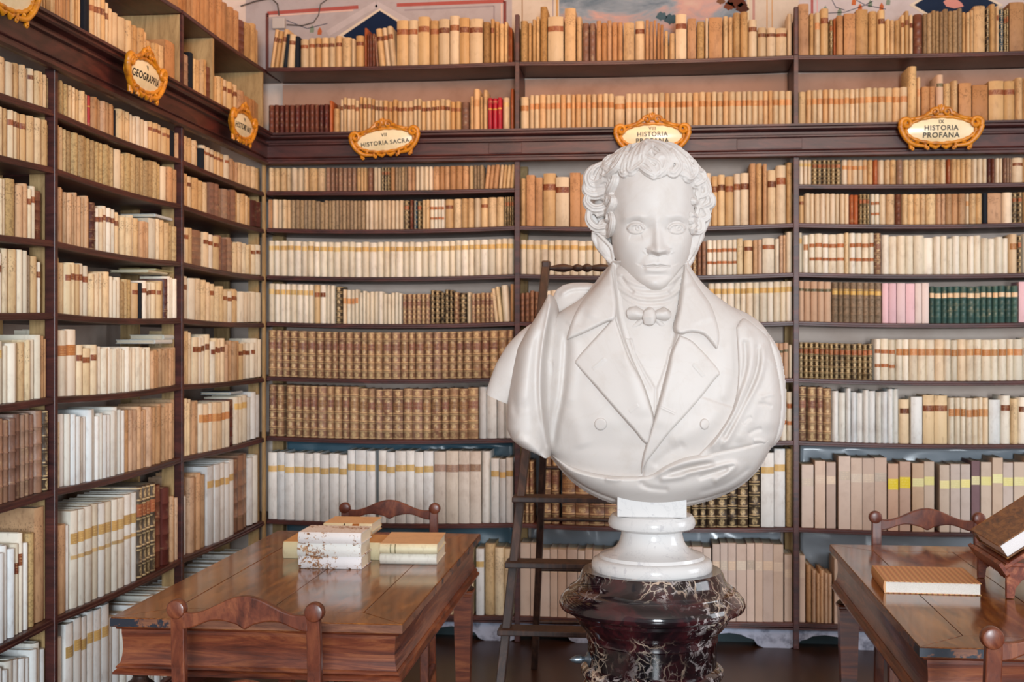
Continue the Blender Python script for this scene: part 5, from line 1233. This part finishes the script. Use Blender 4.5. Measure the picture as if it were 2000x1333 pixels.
def ear(cx_, cy_, s, tilt):
    mb = MB()
    def q(x, y, dy): c_, n_ = math.cos(tilt), math.sin(tilt); X = (x*c_-y*n_)*s; Yy = x*n_+y*c_; return (cx_+X, cy_+Yy, dy)
    tubepx([q(4, 26, .0), q(8, 10, -.006), q(6, 0, -.006), q(-2, -20, -.004), q(-8, -34, -.002), q(-14, -36, .004), q(-18, -26, .010), q(-17, -8, .012), q(-12, 10, .010), q(-6, 26, .006), q(0, 36, .002), q(5, 30, -.001)],
           [5, 5, 4, 4, 4.5, 5, 5.5, 5.5, 5, 5.5, 7, 6], BY-.016, 10, mb=mb)
    tubepx([q(-10, -22, .002), q(-9, -4, .004), q(-5, 12, .003), q(1, 18, .0)], [3, 4, 4, 3], BY-.012, 8, mb=mb)
    tubepx([q(-4, -28, .006), q(-6, 0, .005), q(0, 26, .006)], [11, 15, 11], BY-.008, 12, mb=mb)
    o = mb.build('ear', M['marble'], smooth=True); r = o.modifiers.new('r', 'REMESH'); r.mode = 'VOXEL'; r.voxel_size = .0016; r.use_smooth_shade = True
    sm = o.modifiers.new('s', 'SMOOTH'); sm.factor = .5; sm.iterations = 2; adopt(o, bust)
ear(1186, 482, 1, -.38); ear(1343, 480, -.85, -.24)
# ---- hair: a cap and many curled locks
cap = Body([(284, 1262, 1292, .02, .03), (290, 1235, 1312, .05, .06), (302, 1212, 1330, .09, .09), (318, 1196, 1346, .112, .11), (336, 1180, 1362, .112, .13), (352, 1168, 1372, .085, .14), (380, 1160, 1378, .05, .145), (420, 1161, 1378, .035, .14), (455, 1174, 1366, .02, .125), (500, 1194, 1350, .01, .11), (530, 1206, 1336, .01, .08)], BY+.012, 2.15)
hm = MB()
def capmesh():
    zz = np.linspace(cap.z[0], cap.z[-1], 60); th = np.linspace(0, 2*PI, 72, endpoint=False); xl, xr, bf, bb = cap.at(zz)
    V = []
    for i in range(60):
        for a in th:
            C, S = math.cos(a), math.sin(a); e = 2/cap.p; Yd = math.copysign(abs(S)**e, S)
            V.append(((xl[i]+xr[i])/2+(xr[i]-xl[i])/2*math.copysign(abs(C)**e, C), cap.Yc-(bf[i] if Yd > 0 else bb[i])*Yd, zz[i]))
    n = 72; hm.add(V, [(i*n+k, i*n+(k+1) % n, (i+1)*n+(k+1) % n, (i+1)*n+k) for i in range(59) for k in range(n)]+[tuple(range(n-1, -1, -1)), tuple(range(59*n, 60*n))])
capmesh()
def Zx(p): return (1100+p[0]/3.703, 260+p[1]/3.703)
rh = random.Random(3)
def hull_y(px_, py_):
    x = np.array([PX(px_, BY-.05)]); z = np.array([PZ(py_, px_, BY-.05)])
    a = float(cap.front(x, z)[0]) if cap.z[0] < z[0] < cap.z[-1] else BY
    b = float(head.front(x, z)[0]) if head.z[0] < z[0] < head.z[-1] else BY
    return min(a, b)
def lock(pts, r, lift=.0, curl=True, zoomed=True):
    q = crm([Zx(p) for p in pts] if zoomed else pts, 6)
    if curl:      # roll the end up
        (x1, y1), (x0, y0) = q[-1], q[-4]; a = math.atan2(y1-y0, x1-x0); s = 1 if (pts[-1][0]-pts[0][0])*(pts[-2][1]-pts[0][1])-(pts[-1][1]-pts[0][1])*(pts[-2][0]-pts[0][0]) < 0 else -1
        rr = r*.62
        for k in range(1, 9):
            a += s*.62; x1 += math.cos(a)*rr*.62; y1 += math.sin(a)*rr*.62; rr *= .9; q.append((x1, y1))
    m = len(q); P = []; R = []
    for i, (x, y) in enumerate(q):
        f = i/(m-1); yy = hull_y(x, y); P.append((PX(x, yy), yy-lift-.004*math.sin(PI*min(1, f*1.3)), PZ(y, x, yy)))
        R.append(r*1.12*(.42+.68*math.sin(PI*min(.80, .12+f*.75)))/S_)
    ph = rh.uniform(0, 6)
    hm.sweep(P, R, 28, prof=lambda a, f: 1+.14*math.cos(7*a+ph+3*f)+.05*math.cos(4*a), flat=.75, up=(0, -1, 0))
LK = [([(610, 62), (545, 115), (500, 190), (478, 268)], 9.5), ([(600, 75), (690, 105), (750, 165), (765, 235), (718, 296)], 9), ([(560, 150), (620, 190), (690, 230), (703, 298)], 8), ([(645, 118), (600, 170), (562, 232), (500, 272)], 8),
      ([(540, 130), (585, 205), (640, 258), (668, 305)], 8), ([(735, 125), (800, 180), (832, 250), (800, 300)], 9), ([(480, 105), (440, 180), (400, 250), (335, 302)], 10), ([(455, 140), (382, 190), (322, 248), (300, 325)], 10), ([(600, 66), (680, 80), (770, 120), (850, 190), (880, 280)], 9),
      ([(640, 130), (690, 180), (700, 240), (640, 285)], 7), ([(560, 90), (510, 140), (450, 215), (430, 290)], 8), ([(700, 150), (740, 210), (735, 270), (690, 305)], 7), ([(520, 200), (560, 250), (610, 290), (650, 310)], 7),
      ([(850, 185), (925, 215), (948, 285), (905, 335)], 9), ([(925, 255), (990, 285), (1003, 345), (955, 378)], 9), ([(935, 335), (1012, 365), (1032, 435), (975, 458)], 9), ([(955, 430), (1048, 448), (1070, 508), (1015, 540)], 9.5), ([(950, 515), (1015, 555), (1033, 608), (975, 622)], 9),
      ([(920, 590), (985, 635), (992, 700), (940, 706)], 8), ([(900, 230), (925, 300), (965, 380), (985, 450)], 7), ([(930, 300), (965, 360), (975, 430), (955, 500)], 6.5), ([(950, 450), (975, 520), (965, 590), (945, 640)], 6.5), ([(870, 200), (930, 260), (980, 330), (1000, 400)], 8), ([(965, 380), (1020, 420), (1040, 480), (1010, 520)], 8),
      ([(455, 150), (335, 195), (305, 262), (365, 302)], 10), ([(300, 255), (228, 258), (180, 320), (205, 392), (305, 395)], 10), ([(215, 262), (190, 345), (250, 372), (322, 342)], 9), ([(172, 348), (168, 420), (230, 452), (330, 420), (362, 360)], 10), ([(192, 430), (170, 500), (222, 552), (305, 540), (350, 480)], 10),
      ([(185, 566), (188, 640), (240, 692), (312, 684)], 9), ([(240, 600), (300, 578), (342, 620), (300, 672)], 8), ([(335, 296), (384, 330), (362, 400), (330, 452)], 9), ([(320, 445), (372, 495), (345, 562)], 9), ([(330, 552), (362, 640), (345, 722)], 8), ([(260, 300), (330, 330), (350, 380), (280, 420)], 9),
      ([(240, 440), (300, 470), (340, 440), (350, 400)], 8), ([(230, 560), (290, 560), (330, 520), (360, 470)], 8), ([(380, 180), (300, 230), (240, 260), (215, 300)], 9), ([(250, 700), (290, 730), (330, 720), (345, 690)], 7), ([(420, 150), (400, 210), (370, 260), (350, 310)], 9), ([(790, 140), (850, 180), (890, 240), (905, 300)], 9)]
for pts, r in LK: lock(pts, r, rh.uniform(.0, .006))
for k in range(120):        # smaller locks filling sides, top and back
    a = rh.uniform(0, 2*PI); fz = rh.uniform(.12, .98); z = cap.z[0]+(cap.z[-1]-cap.z[0])*fz; xl, xr, bf, bb = [float(v) for v in cap.at(z)]
    if math.sin(a) > .0 and fz < .78: a = -a
    P = []; R = []; r0 = rh.uniform(.008, .012); da = rh.choice((-1, 1)); az = rh.uniform(-.8, .8)
    for i in range(15):
        f = i/14; aa = a+da*.30*math.sin(f*2.6); z1 = z-.045*f+.012*math.sin(f*5+az); z1 = min(max(z1, cap.z[0]), cap.z[-1]-.004)
        xl, xr, bf, bb = [float(v) for v in cap.at(z1)]; C, S = math.cos(aa), math.sin(aa); k1 = 1.02+.05*math.sin(f*PI)
        P.append(((xl+xr)/2+(xr-xl)/2*C*k1, cap.Yc-(bf if S > 0 else bb)*S*k1, z1)); R.append(r0*(.3+.8*math.sin(PI*(.1+.85*f))))
    ph = rh.uniform(0, 6); hm.sweep(P, R, 14, prof=lambda a_, f: 1+.16*math.cos(4*a_+ph+3*f), flat=.8, up=(0, 0, 1))
ho = hm.build('hair', M['marble'], smooth=True); r = ho.modifiers.new('r', 'REMESH'); r.mode = 'VOXEL'; r.voxel_size = .0015; r.use_smooth_shade = True
sm = ho.modifiers.new('s', 'SMOOTH'); sm.factor = .5; sm.iterations = 2; adopt(ho, bust)
# bake the remesh so the mesh is plain geometry
bpy.context.view_layer.update(); dg = bpy.context.evaluated_depsgraph_get()
for o in [o for o in SC.objects if o.type == 'MESH' and any(m_.type == 'REMESH' for m_ in o.modifiers)]:
    me = bpy.data.meshes.new_from_object(o.evaluated_get(dg)); o.modifiers.clear(); o.data = me
    if not me.materials: me.materials.append(M['marble'])
    me.polygons.foreach_set('use_smooth', [True]*len(me.polygons))
